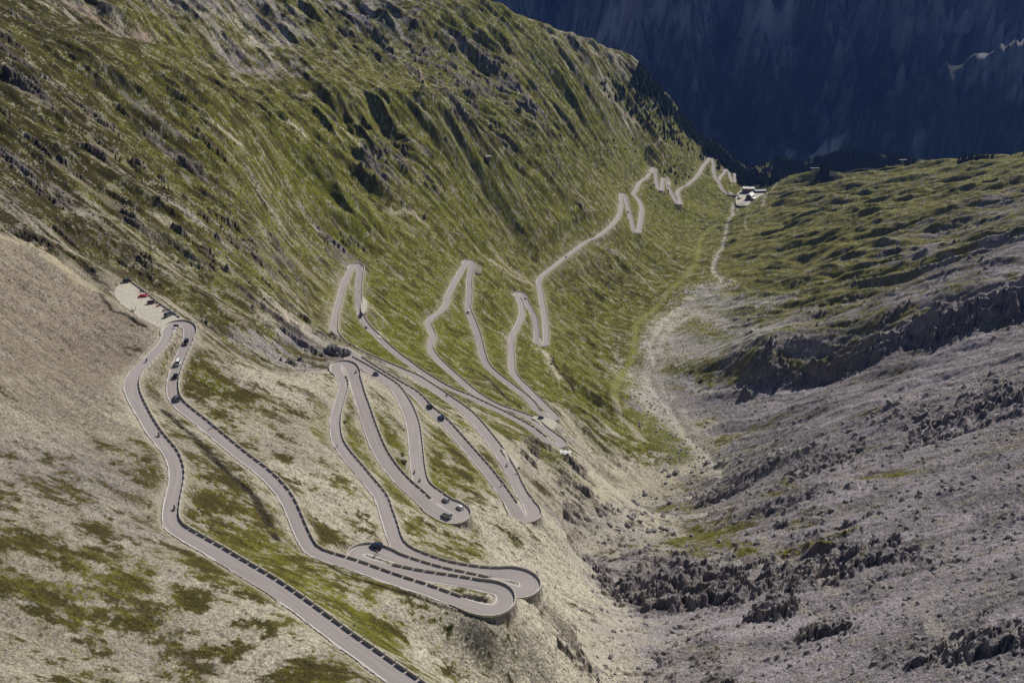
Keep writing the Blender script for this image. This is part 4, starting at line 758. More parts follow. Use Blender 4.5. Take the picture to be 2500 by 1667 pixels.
# ------------------------------------------------------------------ conifers
M_NEEDLE = mat("conifer_needles", (.030, .045, .022), rough=.9, noise=.35, scale=.6, col2=(.055, .070, .032), spec=.1)
M_TRUNK = mat("conifer_trunk", (.09, .065, .045), rough=.95)
def conifer(seed, h=1.0):
    r = random.Random(seed); V = []; F = []
    n = 9; tiers = 8
    for t in range(tiers):
        f = t / tiers; z0 = .10 + .80 * f; rad = (.205 * (1 - f) ** .8 + .018) * r.uniform(.85, 1.15); b0 = len(V)
        V.append((r.uniform(-.01, .01), r.uniform(-.01, .01), min(z0 + .26 * (1 - f * .55), 1.0)))
        for k in range(n):
            a = 2 * math.pi * (k + r.uniform(-.25, .25)) / n; q = rad * (r.uniform(.55, 1.15) if k % 2 else r.uniform(.8, 1.25))
            V.append((q * math.cos(a), q * math.sin(a), z0 - r.uniform(0, .05)))
        V.append((0, 0, z0 + .03))
        for k in range(n):
            F.append((b0, b0 + 1 + k, b0 + 1 + (k + 1) % n)); F.append((b0 + n + 1, b0 + 1 + (k + 1) % n, b0 + 1 + k))
    return np.array(V) * h, np.array(F)
CON = [conifer(s) for s in range(5)]
CONM = [tris_mesh("crown", v, f, M_NEEDLE) for v, f in CON]
tv = [(.018 * (1 - .5 * k) * math.cos(a * math.pi / 3), .018 * (1 - .5 * k) * math.sin(a * math.pi / 3), [-.05, .35][k]) for k in (0, 1) for a in range(6)]
TRM = mesh_from("trunk", tv, [(a, (a + 1) % 6, 6 + (a + 1) % 6, 6 + a) for a in range(6)], M_TRUNK)
WOODS = [ # photo polygon, number, height range, zone
 ([(1560,185),(1620,250),(1700,315),(1760,375),(1850,425),(1880,450),(1830,455),(1765,405),(1700,350),(1640,300),(1590,250),(1540,200)], 2600, (12, 19), 0),
 ([(1490,185),(1560,230),(1640,300),(1700,360),(1690,372),(1620,345),(1560,300),(1500,250),(1460,215)], 330, (6, 13), 1),
 ([(1740,360),(1790,400),(1850,430),(1890,450),(1845,468),(1805,450),(1790,420),(1750,390)], 520, (10, 17), 2),
 ([(1880,452),(1890,402),(1960,412),(1975,428),(1930,436)], 700, (13, 20), 3),
 ([(1975,428),(1985,402),(2020,382),(2060,372),(2130,380),(2160,410),(2135,420),(2010,440)], 1300, (14, 22), 3),
 ([(1690,300),(1760,365),(1830,412),(1800,405),(1740,370)], 300, (10, 16), 0),
 ([(1350,290),(1420,330),(1480,300),(1540,330),(1600,380),(1560,420),(1450,380)], 34, (3, 6), 4),
 ([(1500,440),(1560,460),(1640,400),(1700,370),(1740,400),(1720,440),(1640,470),(1560,470)], 60, (3, 7), 4),
 ([(2100,378),(2230,390),(2245,402),(2195,405),(2140,420)], 420, (13, 19), 3),
 ([(2330,405),(2400,398),(2460,385),(2500,385),(2500,378),(2400,388),(2330,400)], 160, (12, 17), 5)]
trees = []
rt = np.random.default_rng(11)
for poly, n, (h0, h1), zone in WOODS:
    P = np.array(poly, float); lo, hi = P.min(0), P.max(0); uv = rt.uniform(lo, hi, (n * 4, 2)); uv = uv[inpoly(uv[:, 0], uv[:, 1], P)][:n]
    W3 = hits(uv); ok = W3[:, 1] < 3350; W3 = W3[ok]
    if zone in (1, 4): keep_ = samp(T_SM[1], W3[:, 0], W3[:, 1], 60, 0, 1, 81) > -.4; W3 = W3[keep_]
    for p in W3: trees.append((p[0], p[1], rt.uniform(h0, h1), zone))
for (x0, x1, y0_, y1_, n) in [(480, 760, 2350, 2900, 500), (700, 1150, 2550, 2950, 1100), (330, 560, 2230, 2600, 300), (950, 1500, 2250, 2700, 500)]:   # the rest of the wood, out of direct view
    for x, y in zip(rt.uniform(x0, x1, n), rt.uniform(y0_, y1_, n)): trees.append((x, y, rt.uniform(10, 17), 6))
TA = np.array(trees); TZ = ZH(TA[:, 0], TA[:, 1]); okd = np.full(len(TA), True)
allr = np.vstack([main.P[:, :2], branch.P[:, :2]]); farr = allr[allr[:, 1] > 1500][::4]
for k in range(len(TA)): okd[k] = (np.hypot(farr[:, 0] - TA[k, 0], farr[:, 1] - TA[k, 1]).min() > 6)
HOT = fwd(1815, 480, 2110); okd &= np.hypot(TA[:, 0] - HOT[0], TA[:, 1] - HOT[1]) > 62
TA, TZ = TA[okd], TZ[okd]
T3 = np.stack([TA[:, 0], TA[:, 1], TZ], 1); pt = proj(T3 + np.array([0, 0, 5])); size = TA[:, 2] / np.linalg.norm(T3, axis=1)
vis_ = (pt[:, 0] > 0) & (pt[:, 0] < 2500) & (pt[:, 1] > 0)
# seen from the camera?
for k in np.nonzero(vis_)[0]:
    f = np.linspace(.5, .995, 60); q = (T3[k] + [0, 0, TA[k, 2] * .8])[None] * f[:, None]
    if (Hz(ZB, q[:, 0], q[:, 1]) > q[:, 2] + 1).any(): vis_[k] = False
sc_ = np.where(vis_, size, 0) * np.where((TA[:, 3] == 1) | (TA[:, 3] == 4), 3, 1); ordt = np.argsort(-sc_); ind = set(ordt[:300].tolist())
ZTXT = {0: "dark conifer in the dense wood along the left ridge", 1: "small dark conifer standing apart on the grassy left ridge slope", 2: "dark conifer in the wood just above the white roofed hotel", 3: "dark conifer on the wooded hill behind the hotel", 4: "low dark dwarf pine on the grass slope near the far hairpins", 5: "dark conifer beyond the right meadow crest", 6: "dark conifer in the dense wood along the left ridge"}
SV, SF = [], []; off = 0
for k in range(len(TA)):
    h = TA[k, 2]; v = k % 5; wd = 1.0 if TA[k, 3] != 4 else 1.9; a = rt.uniform(0, 6.28)
    if k in ind:
        o = empty("conifer_tree", (T3[k][0], T3[k][1], T3[k][2] - .2), a); o.scale = (h * wd, h * wd, h)
        tag(o, ZTXT[int(TA[k, 3])], "conifer", ["conifers along the left ridge", "conifers apart on the ridge slope", "conifers above the hotel", "conifers on the hill behind the hotel", "dwarf pines near the far hairpins", "conifers beyond the meadow crest", "conifers along the left ridge"][int(TA[k, 3])])
        link_mesh("crown", CONM[v], o); link_mesh("trunk", TRM, o)
    else:
        cq_, s_ = math.cos(a), math.sin(a); B_ = CON[v][0]; W3 = np.stack([(B_[:, 0] * cq_ - B_[:, 1] * s_) * h * wd, (B_[:, 0] * s_ + B_[:, 1] * cq_) * h * wd, B_[:, 2] * h], 1) + T3[k]
        SV.append(W3); SF.append(CON[v][1] + off); off += len(B_)
tag(link_mesh("conifer_forest", tris_mesh("conifer_forest", np.vstack(SV), np.vstack(SF), M_NEEDLE)), "dark conifer forest on the ridge and hill beyond the far hairpins", "forest", kind="stuff")
# ------------------------------------------------------------------ small mesh builder
class MB:
    def __init__(s): s.V = []; s.F = []; s.M = []
    def add(s, V, F, mi=0): b = len(s.V); s.V += [tuple(v) for v in V]; s.F += [tuple(i + b for i in f) for f in F]; s.M += [mi] * len(F); return s
    def box(s, x0, x1, y0, y1, z0, z1, mi=0, tx=0, ty=0):
        V = [(x0, y0, z0), (x1, y0, z0), (x1, y1, z0), (x0, y1, z0), (x0 + tx, y0 + ty, z1), (x1 - tx, y0 + ty, z1), (x1 - tx, y1 - ty, z1), (x0 + tx, y1 - ty, z1)]
        return s.add(V, [(3, 2, 1, 0), (4, 5, 6, 7), (0, 1, 5, 4), (1, 2, 6, 5), (2, 3, 7, 6), (3, 0, 4, 7)], mi)
    def tube(s, p, q, r, n=8, r2=None, mi=0):
        p, q = Vector(p), Vector(q); d = (q - p).normalized(); a = d.orthogonal().normalized(); b = d.cross(a); r2 = r if r2 is None else r2
        V = [p + (a * math.cos(t) + b * math.sin(t)) * r for t in [2 * math.pi * k / n for k in range(n)]] + [q + (a * math.cos(t) + b * math.sin(t)) * r2 for t in [2 * math.pi * k / n for k in range(n)]]
        return s.add(V, [(k, (k + 1) % n, n + (k + 1) % n, n + k) for k in range(n)] + [tuple(range(n - 1, -1, -1)), tuple(range(n, 2 * n))], mi)
    def wheel(s, c, r, w, n=16, mi=0, hole=0.0):
        x, y, z = c; prof = [(r * .62 if not hole else hole, -w / 2), (r * .94, -w / 2), (r, -w / 4), (r, w / 4), (r * .94, w / 2), (r * .62 if not hole else hole, w / 2)]
        V = [(x + pr * math.cos(2 * math.pi * k / n), y + py, z + pr * math.sin(2 * math.pi * k / n)) for k in range(n) for pr, py in prof]; m = len(prof)
        F = [(k * m + j, ((k + 1) % n) * m + j, ((k + 1) % n) * m + (j + 1) % m, k * m + (j + 1) % m) for k in range(n) for j in range(m)]
        return s.add(V, F, mi)
    def loft(s, secs, mi=0, caps=True):
        n = len(secs[0]); V = [v for sec in secs for v in sec]
        F = [(i * n + j, i * n + (j + 1) % n, (i + 1) * n + (j + 1) % n, (i + 1) * n + j) for i in range(len(secs) - 1) for j in range(n)]
        if caps: F += [tuple(range(n - 1, -1, -1)), tuple((len(secs) - 1) * n + j for j in range(n))]
        return s.add(V, F, mi)
    def mesh(s, name, mats, smooth=False): return mesh_from(name, s.V, s.F, mats, smooth, s.M if isinstance(mats, (list, tuple)) else None)
def paint(name, col, metal=.2, rough=.28): return mat(name, col, rough=rough, metal=metal, spec=.5, coat=.6)
M_WHITE, M_BLACK, M_SILVER, M_RED, M_BLUE, M_GREY, M_DKRED = paint("white_paint", (.78, .78, .77), 0), paint("black_paint", (.012, .012, .014)), paint("silver_paint", (.50, .51, .52), .5), paint("red_paint", (.55, .015, .015), 0), paint("dark_blue_paint", (.015, .03, .09)), paint("grey_paint", (.13, .135, .14)), paint("dark_red_paint", (.10, .012, .012))
M_GLASS = mat("tinted_glass", (.015, .018, .022), rough=.08, spec=.6); M_TYRE = mat("tyre_rubber", (.02, .02, .02), rough=.9); M_RIM = mat("wheel_alloy", (.45, .45, .46), rough=.35, metal=.8)
M_LAMP = mat("lamp_glass", (.8, .8, .78), rough=.15); M_TAIL = mat("tail_lamp_red", (.35, .01, .01), rough=.3); M_STEEL = mat("galvanised_steel", (.38, .39, .40), rough=.5, metal=.5)
# ------------------------------------------------------------------ cars
def car_sections(L, W, H, hood, cab0, cab1, van=False):
    hz0 = .22; xs = [-L / 2, -L / 2 + .12, -L / 2 + .5, -L * .18, L * .12, L / 2 - .75, L / 2 - .18, L / 2]
    tz = [hood * .92, hood * 1.04, hood * 1.06, hood * 1.04, hood * 1.02, hood * .92, hood * .78, hood * .62]
    ws = [.84, .94, 1, 1, 1, .97, .88, .74]; secs = []
    for x, t, w in zip(xs, tz, ws):
        h = W / 2 * w; secs.append([(x, -h * .93, hz0), (x, -h, hz0 + .2), (x, -h * .99, t * .8), (x, -h * .9, t), (x, h * .9, t), (x, h * .99, t * .8), (x, h, hz0 + .2), (x, h * .93, hz0)])
    return secs
def make_car(key, L, W, H, hood, c0, c1, pm):
    """returns list of (part, mesh, [(subpart, mesh)])"""
    body = MB().loft(car_sections(L, W, H, hood, c0, c1)); h = W / 2
    body.box(c0 + .28, c1 - .62, -h * .70, h * .70, H - .07, H, tx=.08, ty=.05)            # roof
    for sx in (1, -1):                                                                       # pillars
        for xa, xb in ((c0 + .06, c0 + .34), (c1 - .1, c1 - .62), ((c0 + c1) / 2 - .15, (c0 + c1) / 2 - .17)):
            body.tube((xa, sx * h * .88, hood), (xb, sx * h * .70, H - .04), .045, 5)
    for sx in (1, -1): body.box(c1 - .35, c1 - .18, sx * h * 1.0 - .02, sx * h * 1.0 + sx * .16 + .02 * sx, hood, hood + .13) if sx > 0 else body.box(c1 - .35, c1 - .18, -h - .16, -h, hood, hood + .13)
    gl = MB(); z0 = hood - .02
    lo = [(c0, -h * .86, z0), (c1, -h * .84, z0), (c1, h * .84, z0), (c0, h * .86, z0)]; hi = [(c0 + .30, -h * .68, H - .05), (c1 - .68, -h * .68, H - .05), (c1 - .68, h * .68, H - .05), (c0 + .30, h * .68, H - .05)]
    gl.loft([lo, hi])
    parts = [("body", body.mesh("body", pm), []), ("window", gl.mesh("window", M_GLASS), [])]
    for x in (-L * .31, L * .31):
        for sy in (1, -1):
            parts.append(("wheel", MB().wheel((x, sy * (h - .09), .31), .31, .2).mesh("wheel", M_TYRE), [("rim", MB().tube((x, sy * (h - .16), .31), (x, sy * (h + .005), .31), .2, 12).mesh("rim", M_RIM))]))
    for sy in (1, -1):
        parts.append(("headlight", MB().box(L / 2 - .34, L / 2 - .10, sy * h * .62 - .16, sy * h * .62 + .16, hood * .70, hood * .84, tx=.04).mesh("headlight", M_LAMP), []))
        parts.append(("tail_light", MB().box(-L / 2 - .012, -L / 2 + .14, sy * h * .70 - .12, sy * h * .70 + .12, hood * .66, hood * .9).mesh("tail_light", M_TAIL), []))
    return parts
KIND = {"hatch": (3.9, 1.72, 1.48, .92, -1.85, 1.15), "sedan": (4.5, 1.78, 1.44, .90, -1.75, 1.15), "suv": (4.5, 1.88, 1.72, 1.05, -2.15, 1.25), "van": (5.0, 1.95, 2.05, 1.12, -2.42, 1.75), "sport": (4.2, 1.8, 1.2, .82, -1.5, .75)}
CARC = {}
def spawn(parts, root):
    for nm, me_, sub in parts:
        o = link_mesh(nm, me_, root)
        for n2, m2 in sub: link_mesh(n2, m2, o)
def on_road(u, v, ln=None):
    best = None
    for l_ in ([main, branch] if ln is None else [ln]):
        pr = proj(l_.P); d = np.hypot(pr[:, 0] - u, pr[:, 1] - v); i = int(d.argmin())
        if best is None or d[i] < best[0]: best = (d[i], l_, i)
    _, l_, i = best; P = plane_hit(u, v, l_.P[i][2]); off = float((P[:2] - l_.P[i][:2]) @ l_.N[i]); lim = max(l_.hw[i] - 1.05, .3); off = max(-lim, min(lim, off))
    P = l_.P[i][:2] + l_.N[i] * off; T = l_.T[i] * (1 if off >= 0 else -1); return Vector((P[0], P[1], l_.P[i][2] + .025)), math.atan2(T[1], T[0])
def car(u, v, kind, pm, label, pos=None, cat="car"):
    k = (kind, pm.name)
    if k not in CARC: CARC[k] = make_car(kind, *KIND[kind], pm)
    P, a = pos if pos else on_road(u, v); o = empty("passenger_car" if kind != "van" else "passenger_van", P, a); spawn(CARC[k], o); tag(o, label, cat, "cars and vans on the pass road")
def on_pad(u, v, z, yaw): P = plane_hit(u, v, z); return Vector((P[0], P[1], z + .035)), yaw
ZPK = padpoly[0][2]
car(455, 838, "suv", M_BLACK, "black car just below the car park hairpin, the uppermost of four in line")
car(436, 888, "van", M_WHITE, "white car in the line of four on the second road, between two dark cars")
car(428, 923, "hatch", M_BLACK, "dark hatchback right behind the white car on the second road")
car(432, 975, "suv", M_GREY, "dark grey car, lowest of the four below the car park hairpin")
car(917, 1335, "suv", M_BLUE, "dark blue hatchback rounding the lowest left bend above the grass island")
car(1088, 1260, "van", M_SILVER, "silver estate car leaving the hairpin, on the road left of its white tip")
car(1087, 1221, "hatch", M_SILVER, "silver car beside the guard stones entering the three car hairpin")
car(1120.6, 1238, "hatch", M_WHITE, "white hatchback in the middle of the hairpin with three cars")
car(919, 916, "sedan", M_BLUE, "dark blue saloon beside the guard stones below the rock knoll")
car(1046.6, 991.6, "suv", M_BLACK, "black car, upper one of two close together on the long middle road")
car(1077, 1022, "suv", M_BLUE, "dark blue car, lower one of two close together on the long middle road")
car(879.5, 775.5, "suv", M_BLACK, "black car below the tall upper left hairpin beside the turnout")
car(896.8, 799.7, "hatch", M_WHITE, "white car just below the black car on the tall hairpin road")
car(1144, 763, "van", M_WHITE, "white van on the road below the striped stone terraces", cat="van")
car(1282.6, 727.6, "hatch", M_WHITE, "white car just round the small hairpin in the middle distance")
car(1380.9, 630, "sedan", M_BLACK, "black car alone on the long straight crossing the green slope")
car(1534, 519, "suv", M_BLACK, "black car between two far hairpins on a steep leg")
car(1585, 422, "hatch", M_GREY, "tiny grey car on the leg below a far upper hairpin")
car(1671, 458, "sedan", M_GREY, "tiny grey car on the far curve climbing to the ridge")
car(1776.7, 468.6, "hatch", M_BLACK, "tiny dark car close before the bridge to the hotel")
z3 = padpoly[2][2]
car(0, 0, "hatch", M_BLUE, "dark blue car parked on the round gravel turnout", pos=on_pad(1321, 1021, z3, .1))
car(0, 0, "suv", M_BLACK, "black car parked at the top end of the gravel car park", pos=on_pad(311, 689, ZPK, .5))
car(0, 0, "sport", M_RED, "low red sports car in the gravel car park", pos=on_pad(350, 724.5, ZPK, .15))
car(0, 0, "hatch", M_DKRED, "dark red car between the red sports car and motorcycles", pos=on_pad(370, 741, ZPK, .45))
car(0, 0, "van", M_GREY, "grey van parked at the road end of the gravel car park", pos=on_pad(413, 771, ZPK, 1.1), cat="van")
P9 = hits([(1345, 893)])[0]; car(0, 0, "hatch", M_BLACK, "dark car on the pale gravel run below the middle hairpins", pos=(Vector((P9[0], P9[1], float(ZH(np.array([P9[0]]), np.array([P9[1]]))[0]) + .1)), 1.2))
# ------------------------------------------------------------------ people: one skinned body per pose
def figure(name, J, E, R, mats):
    me = bpy.data.meshes.new(name); keys = list(J); me.from_pydata([J[k] for k in keys], [(keys.index(a), keys.index(b)) for a, b in E], [])
    o = bpy.data.objects.new(name + "_tmp", me); C.objects.link(o); md = o.modifiers.new("skin", 'SKIN'); sb = o.modifiers.new("sub", 'SUBSURF'); sb.levels = 1; sb.render_levels = 1
    for k, vtx in zip(keys, me.skin_vertices[0].data): vtx.radius = (R[k], R[k]); vtx.use_root = (k == 'pelvis')
    bpy.context.view_layer.update(); dg = bpy.context.evaluated_depsgraph_get(); m2 = bpy.data.meshes.new_from_object(o.evaluated_get(dg)); m2.name = name
    bpy.data.objects.remove(o); m2.materials.clear()
    for m_ in mats: m2.materials.append(m_)
    skin_pts = [Vector(J[k]) for k in J if k.startswith(("head", "hand", "f"))]
    hd = Vector(J['head'])
    for p in m2.polygons:
        p.use_smooth = True; cq_ = p.center
        if (cq_ - hd).length < .17 and cq_.z > hd.z - .12: p.material_index = 2
        elif min((cq_ - Vector(J['hand' + s])).length for s in 'LR') < .10: p.material_index = 2
        elif cq_.z < J['pelvis'][2] + .02 or (min((cq_ - Vector(J['knee' + s])).length for s in 'LR') < .3 and cq_.z < J['chest'][2] - .1): p.material_index = 1
    return m2
def pose(kind):
    if kind == "stand":
        J = dict(pelvis=(0, 0, .95), waist=(0, 0, 1.12), chest=(.01, 0, 1.34), neck=(0, 0, 1.50), head=(.02, 0, 1.64), crown=(.01, 0, 1.72), nose=(.125, 0, 1.63))
        for s, y in (('L', 1), ('R', -1)):
            J.update({'hip' + s: (0, .10 * y, .90), 'knee' + s: (.03, .12 * y, .50), 'ankle' + s: (0, .13 * y, .09), 'toe' + s: (.16, .15 * y, .04), 'sho' + s: (0, .19 * y, 1.43), 'elb' + s: (-.03, .27 * y, 1.14), 'hand' + s: (.06, .26 * y, .90)})
            for i in range(5): J['f%d' % i + s] = (.06 + (.035 if i == 4 else -.01 + .018 * (i - 1)), (.26 if i < 4 else .235) * y, .80 + (.02 * abs(i - 1.5) if i < 4 else .045))
    else:
        mot = kind == "motor"; z = .80 if mot else .95; lean = .30 if mot else .42
        J = dict(pelvis=(-.22, 0, z), waist=(-.14, 0, z + .17), chest=(lean - .30, 0, z + .38), neck=(lean - .20, 0, z + .52), head=(lean - .13, 0, z + .65), crown=(lean - .13, 0, z + .73), nose=(lean - .02, 0, z + .63))
        for s, y in (('L', 1), ('R', -1)):
            kz = z - .10 if mot else z - .22 - (.10 * y); J.update({'hip' + s: (-.2, .11 * y, z - .04), 'knee' + s: (.22, .20 * y if mot else .12 * y, kz), 'ankle' + s: (-.02 if mot else .08, .20 * y if mot else .12 * y, .34 - (0 if mot else .1 * y)), 'toe' + s: (.14 if mot else .24, .2 * y if mot else .12 * y, .28 - (0 if mot else .1 * y)), 'sho' + s: (lean - .24, .19 * y, z + .45), 'elb' + s: (lean - .02, .30 * y, z + .24), 'hand' + s: (.36 if mot else .42, .30 * y if mot else .2 * y, z + .20 if mot else z + .1)})
            hx, hy, hzz = J['hand' + s]
            for i in range(5): J['f%d' % i + s] = (hx + .075 - (.05 if i == 4 else 0), hy + (.022 * (i - 1.5) if i < 4 else -.03 * y), hzz - (.03 if i < 4 else .035))
    E = [('pelvis', 'waist'), ('waist', 'chest'), ('chest', 'neck'), ('neck', 'head'), ('head', 'crown'), ('head', 'nose')]
    R = dict(pelvis=.135, waist=.125, chest=.15, neck=.06, head=.098, crown=.075, nose=.018)
    for s in 'LR':
        E += [('pelvis', 'hip' + s), ('hip' + s, 'knee' + s), ('knee' + s, 'ankle' + s), ('ankle' + s, 'toe' + s), ('chest', 'sho' + s), ('sho' + s, 'elb' + s), ('elb' + s, 'hand' + s)] + [('hand' + s, 'f%d' % i + s) for i in range(5)]
        R.update({'hip' + s: .095, 'knee' + s: .065, 'ankle' + s: .045, 'toe' + s: .04, 'sho' + s: .07, 'elb' + s: .048, 'hand' + s: .038}); R.update({'f%d' % i + s: .010 for i in range(5)})
    return J, E, R
M_SKIN = mat("skin", (.45, .27, .19), rough=.6); M_JEANS = mat("dark_trousers", (.025, .03, .045), rough=.9); M_LEATHER = mat("black_leather", (.012, .012, .013), rough=.45)
M_HAIR = mat("brown_hair", (.05, .03, .02), rough=.7)
SHIRT = {n: mat(n + "_top", cq_, rough=.85) for n, cq_ in dict(black=(.015, .015, .017), red=(.5, .02, .02), white=(.7, .7, .68), blue=(.03, .08, .3), grey=(.2, .2, .21)).items()}
FIG = {}
def person(kind, colr, P, a, label, group=None):
    if (kind, colr) not in FIG:
        J, E, R = pose(kind); FIG[(kind, colr)] = (figure("person", J, E, R, [SHIRT[colr] if kind != "motor" else (SHIRT[colr] if colr != "black" else M_LEATHER), M_LEATHER if kind == "motor" else M_JEANS, M_SKIN]), J['head'])
    m_, hd = FIG[(kind, colr)]; o = link_mesh("person", m_, None, P, (0, 0, a)); tag(o, label, "person", group)
    hv = MB(); n = 10; hx, hy, hz_ = hd; r_ = .125 if kind != "stand" else .108
    secs = []
    for i in range(6):
        ph = -.35 + (math.pi / 2 + .30) * i / 5; rr_ = r_ * math.cos(ph) + .002; secs.append([(hx - .012 + rr_ * math.cos(2 * math.pi * k / n) * (1.1 if kind != "stand" else 1), hy + rr_ * math.sin(2 * math.pi * k / n), hz_ + .02 + r_ * math.sin(ph) * 1.1) for k in range(n)])
    hv.loft(secs); link_mesh("helmet" if kind != "stand" else "hair", hv.mesh("helmet", SHIRT["black"] if kind == "motor" else (SHIRT["white"] if kind == "cycle" else M_HAIR), True), o)
    return o
def make_moto(pm):
    parts = []
    for x in (-.68, .72): parts.append(("wheel", MB().wheel((x, 0, .32), .32, .14, 16).mesh("wheel", M_TYRE), [("rim", MB().wheel((x, 0, .32), .20, .05, 12, hole=.15).mesh("rim", M_RIM)), ("hub", MB().tube((x, -.07, .32), (x, .07, .32), .04, 8).mesh("hub", M_RIM))]))
    b = MB(); b.loft([[(x, -w, z0), (x, -w * 1.05, (z0 + z1) / 2), (x, -w * .6, z1), (x, w * .6, z1), (x, w * 1.05, (z0 + z1) / 2), (x, w, z0)] for x, w, z0, z1 in [(-.95, .05, .72, .84), (-.6, .13, .62, .84), (-.2, .15, .45, .78), (.05, .17, .34, .93), (.3, .17, .36, .98), (.52, .12, .55, .92), (.72, .10, .70, 1.0)]])
    parts.append(("fairing", b.mesh("fairing", pm), []))
    parts.append(("engine", MB().box(-.28, .25, -.18, .18, .22, .5, tx=.04, ty=.03).mesh("engine", M_STEEL), []))
    parts.append(("handlebar", MB().tube((.36, -.36, 1.02), (.42, 0, 1.0), .02, 6).tube((.42, 0, 1.0), (.36, .36, 1.02), .02, 6).mesh("handlebar", M_BLACK), []))
    parts.append(("fork", MB().tube((.72, -.09, .32), (.46, -.09, 1.0), .025, 6).tube((.72, .09, .32), (.46, .09, 1.0), .025, 6).mesh("fork", M_RIM), []))
    parts.append(("windscreen", MB().box(.50, .62, -.15, .15, .98, 1.25, tx=.03, ty=.04).mesh("windscreen", M_GLASS), []))
    parts.append(("headlight", MB().tube((.70, 0, .86), (.80, 0, .86), .08, 10).mesh("headlight", M_LAMP), []))
    parts.append(("exhaust", MB().tube((-.1, -.2, .3), (-.85, -.22, .42), .045, 8).mesh("exhaust", M_RIM), []))
    return parts
def make_cycle(pm):
    parts = [("wheel", MB().wheel((x, 0, .34), .34, .03, 20, hole=.315).mesh("wheel", M_TYRE), [("spokes", sp)]) for x, sp in [(xx, (lambda m_: [m_.tube((xx, 0, .34), (xx + .32 * math.cos(a * math.pi / 5), 0, .34 + .32 * math.sin(a * math.pi / 5)), .004, 4) for a in range(10)] and m_)(MB()).mesh("spokes", M_RIM)) for xx in (-.5, .5)]]
    f = MB()
    for p, q in [((-.5, 0, .34), (-.06, 0, .30)), ((-.5, 0, .34), (-.2, 0, .82)), ((-.06, 0, .30), (-.22, 0, .92)), ((-.06, 0, .30), (.36, 0, .80)), ((-.2, 0, .82), (.34, 0, .86)), ((.34, 0, .92), (.5, 0, .34))]: f.tube(p, q, .018, 6)
    parts.append(("frame", f.mesh("frame", pm), [])); parts.append(("saddle", MB().box(-.34, -.10, -.06, .06, .90, .95, tx=.03, ty=.02).mesh("saddle", M_BLACK), []))
    parts.append(("handlebar", MB().tube((.36, -.21, 1.0), (.36, .21, 1.0), .014, 6).tube((.34, 0, .9), (.36, 0, 1.0), .014, 6).mesh("handlebar", M_BLACK), [])); parts.append(("crank", MB().tube((-.06, -.1, .3), (-.06, .1, .3), .09, 12, .09).mesh("crank", M_RIM), []))
    return parts
MOTO = {k: make_moto(m_) for k, m_ in dict(black=M_BLACK, red=M_RED, white=M_WHITE, blue=M_BLUE).items()}; CYC = {k: make_cycle(m_) for k, m_ in dict(black=M_BLACK, red=M_RED, white=M_WHITE).items()}
def moto(u, v, colr, label, rider=None, pos=None, rc="black"):
    P, a = pos if pos else on_road(u, v); o = empty("motorcycle", P, a); spawn(MOTO[colr], o); tag(o, label, "motorcycle", "motorcycles on the pass road")
    if rider: person("motor", rc, P, a, rider, "motorcycle riders on the pass road")
def cycle(u, v, colr, rc, label, rider):
    P, a = on_road(u, v); o = empty("bicycle", P, a); spawn(CYC[colr], o); tag(o, label, "bicycle", "bicycles on the pass road"); person("cycle", rc, P, a, rider, "cyclists on the pass road")
moto(358, 884, "black", "black motorcycle on the nearest road just below the car park bend", "rider in black on the nearest road just below the car park bend")
moto(388, 1064, "black", "black motorcycle halfway up the nearest road beside the guard stones", "rider in black halfway up the nearest road")
moto(428, 1245, "black", "black motorcycle in the left bend of the nearest road", "rider in black in the left bend of the nearest road")
moto(1177.7, 1421, "black", "black motorcycle entering the lowest hairpin by the long parapet", "rider in black entering the lowest hairpin")
moto(1012, 1153.6, "black", "upper of two motorcycles heading for the three car hairpin", "upper of two riders heading for the three car hairpin")
moto(1025, 1174, "black", "lower of two motorcycles heading for the three car hairpin", "lower of two riders heading for the three car hairpin")
moto(869, 907, "blue", "blue motorcycle rounding the broad hairpin below the rock knoll", "rider in black rounding the broad hairpin below the rock knoll")
moto(1089.4, 966, "black", "motorcycle on the road beside the rocks right of centre", "rider in black on the road beside the rocks right of centre")
moto(1238, 1138, "black", "motorcycle beside the long pale gravel turnout", "rider in black beside the long pale gravel turnout")
moto(1088.7, 731.4, "black", "motorcycle alone on the left leg below the terraced hairpin", "rider alone on the left leg below the terraced hairpin")
moto(880.8, 648, "black", "motorcycle at the top of the tall upper left hairpin", "rider at the top of the tall upper left hairpin")
cycle(824, 1093, "red", "red", "red bicycle at the left edge line below the broad hairpin", "cyclist in red at the left edge line below the broad hairpin")
cycle(922.6, 1360, "red", "red", "red bicycle by the white curve of the lowest left bend", "cyclist in red by the white curve of the lowest left bend")
cycle(517.6, 1039.5, "black", "blue", "bicycle beside the guard stones on the second road", "cyclist beside the guard stones on the second road")
cycle(877, 714.8, "black", "blue", "bicycle on the right leg of the tall upper left hairpin", "cyclist in blue on the right leg of the tall upper left hairpin")
cycle(1147, 748, "black", "red", "bicycle just above the white van", "cyclist in red just above the white van")
cycle(1301, 762, "red", "red", "bicycle on the leg right of the small middle hairpin", "cyclist in red on the leg right of the small middle hairpin")
cycle(1325.4, 763.8, "black", "grey", "bicycle on the rightmost steep leg of the middle distance", "cyclist on the rightmost steep leg of the middle distance")
cycle(1222.6, 1183.7, "black", "grey", "bicycle on the long road above the lowest pale hairpin", "cyclist on the long road above the lowest pale hairpin")
moto(0, 0, "black", "black motorcycle parked by the wall at the top of the car park", pos=on_pad(347, 713, ZPK, .4))
moto(0, 0, "red", "red motorcycle parked between the dark red car and the van", pos=on_pad(387, 749, ZPK, .6))
moto(0, 0, "black", "black motorcycle parked next to the grey van", pos=on_pad(402, 760, ZPK, .2))
moto(0, 0, "white", "white motorcycle parked on the near side of the car park", pos=on_pad(325, 759, ZPK, 2.6))
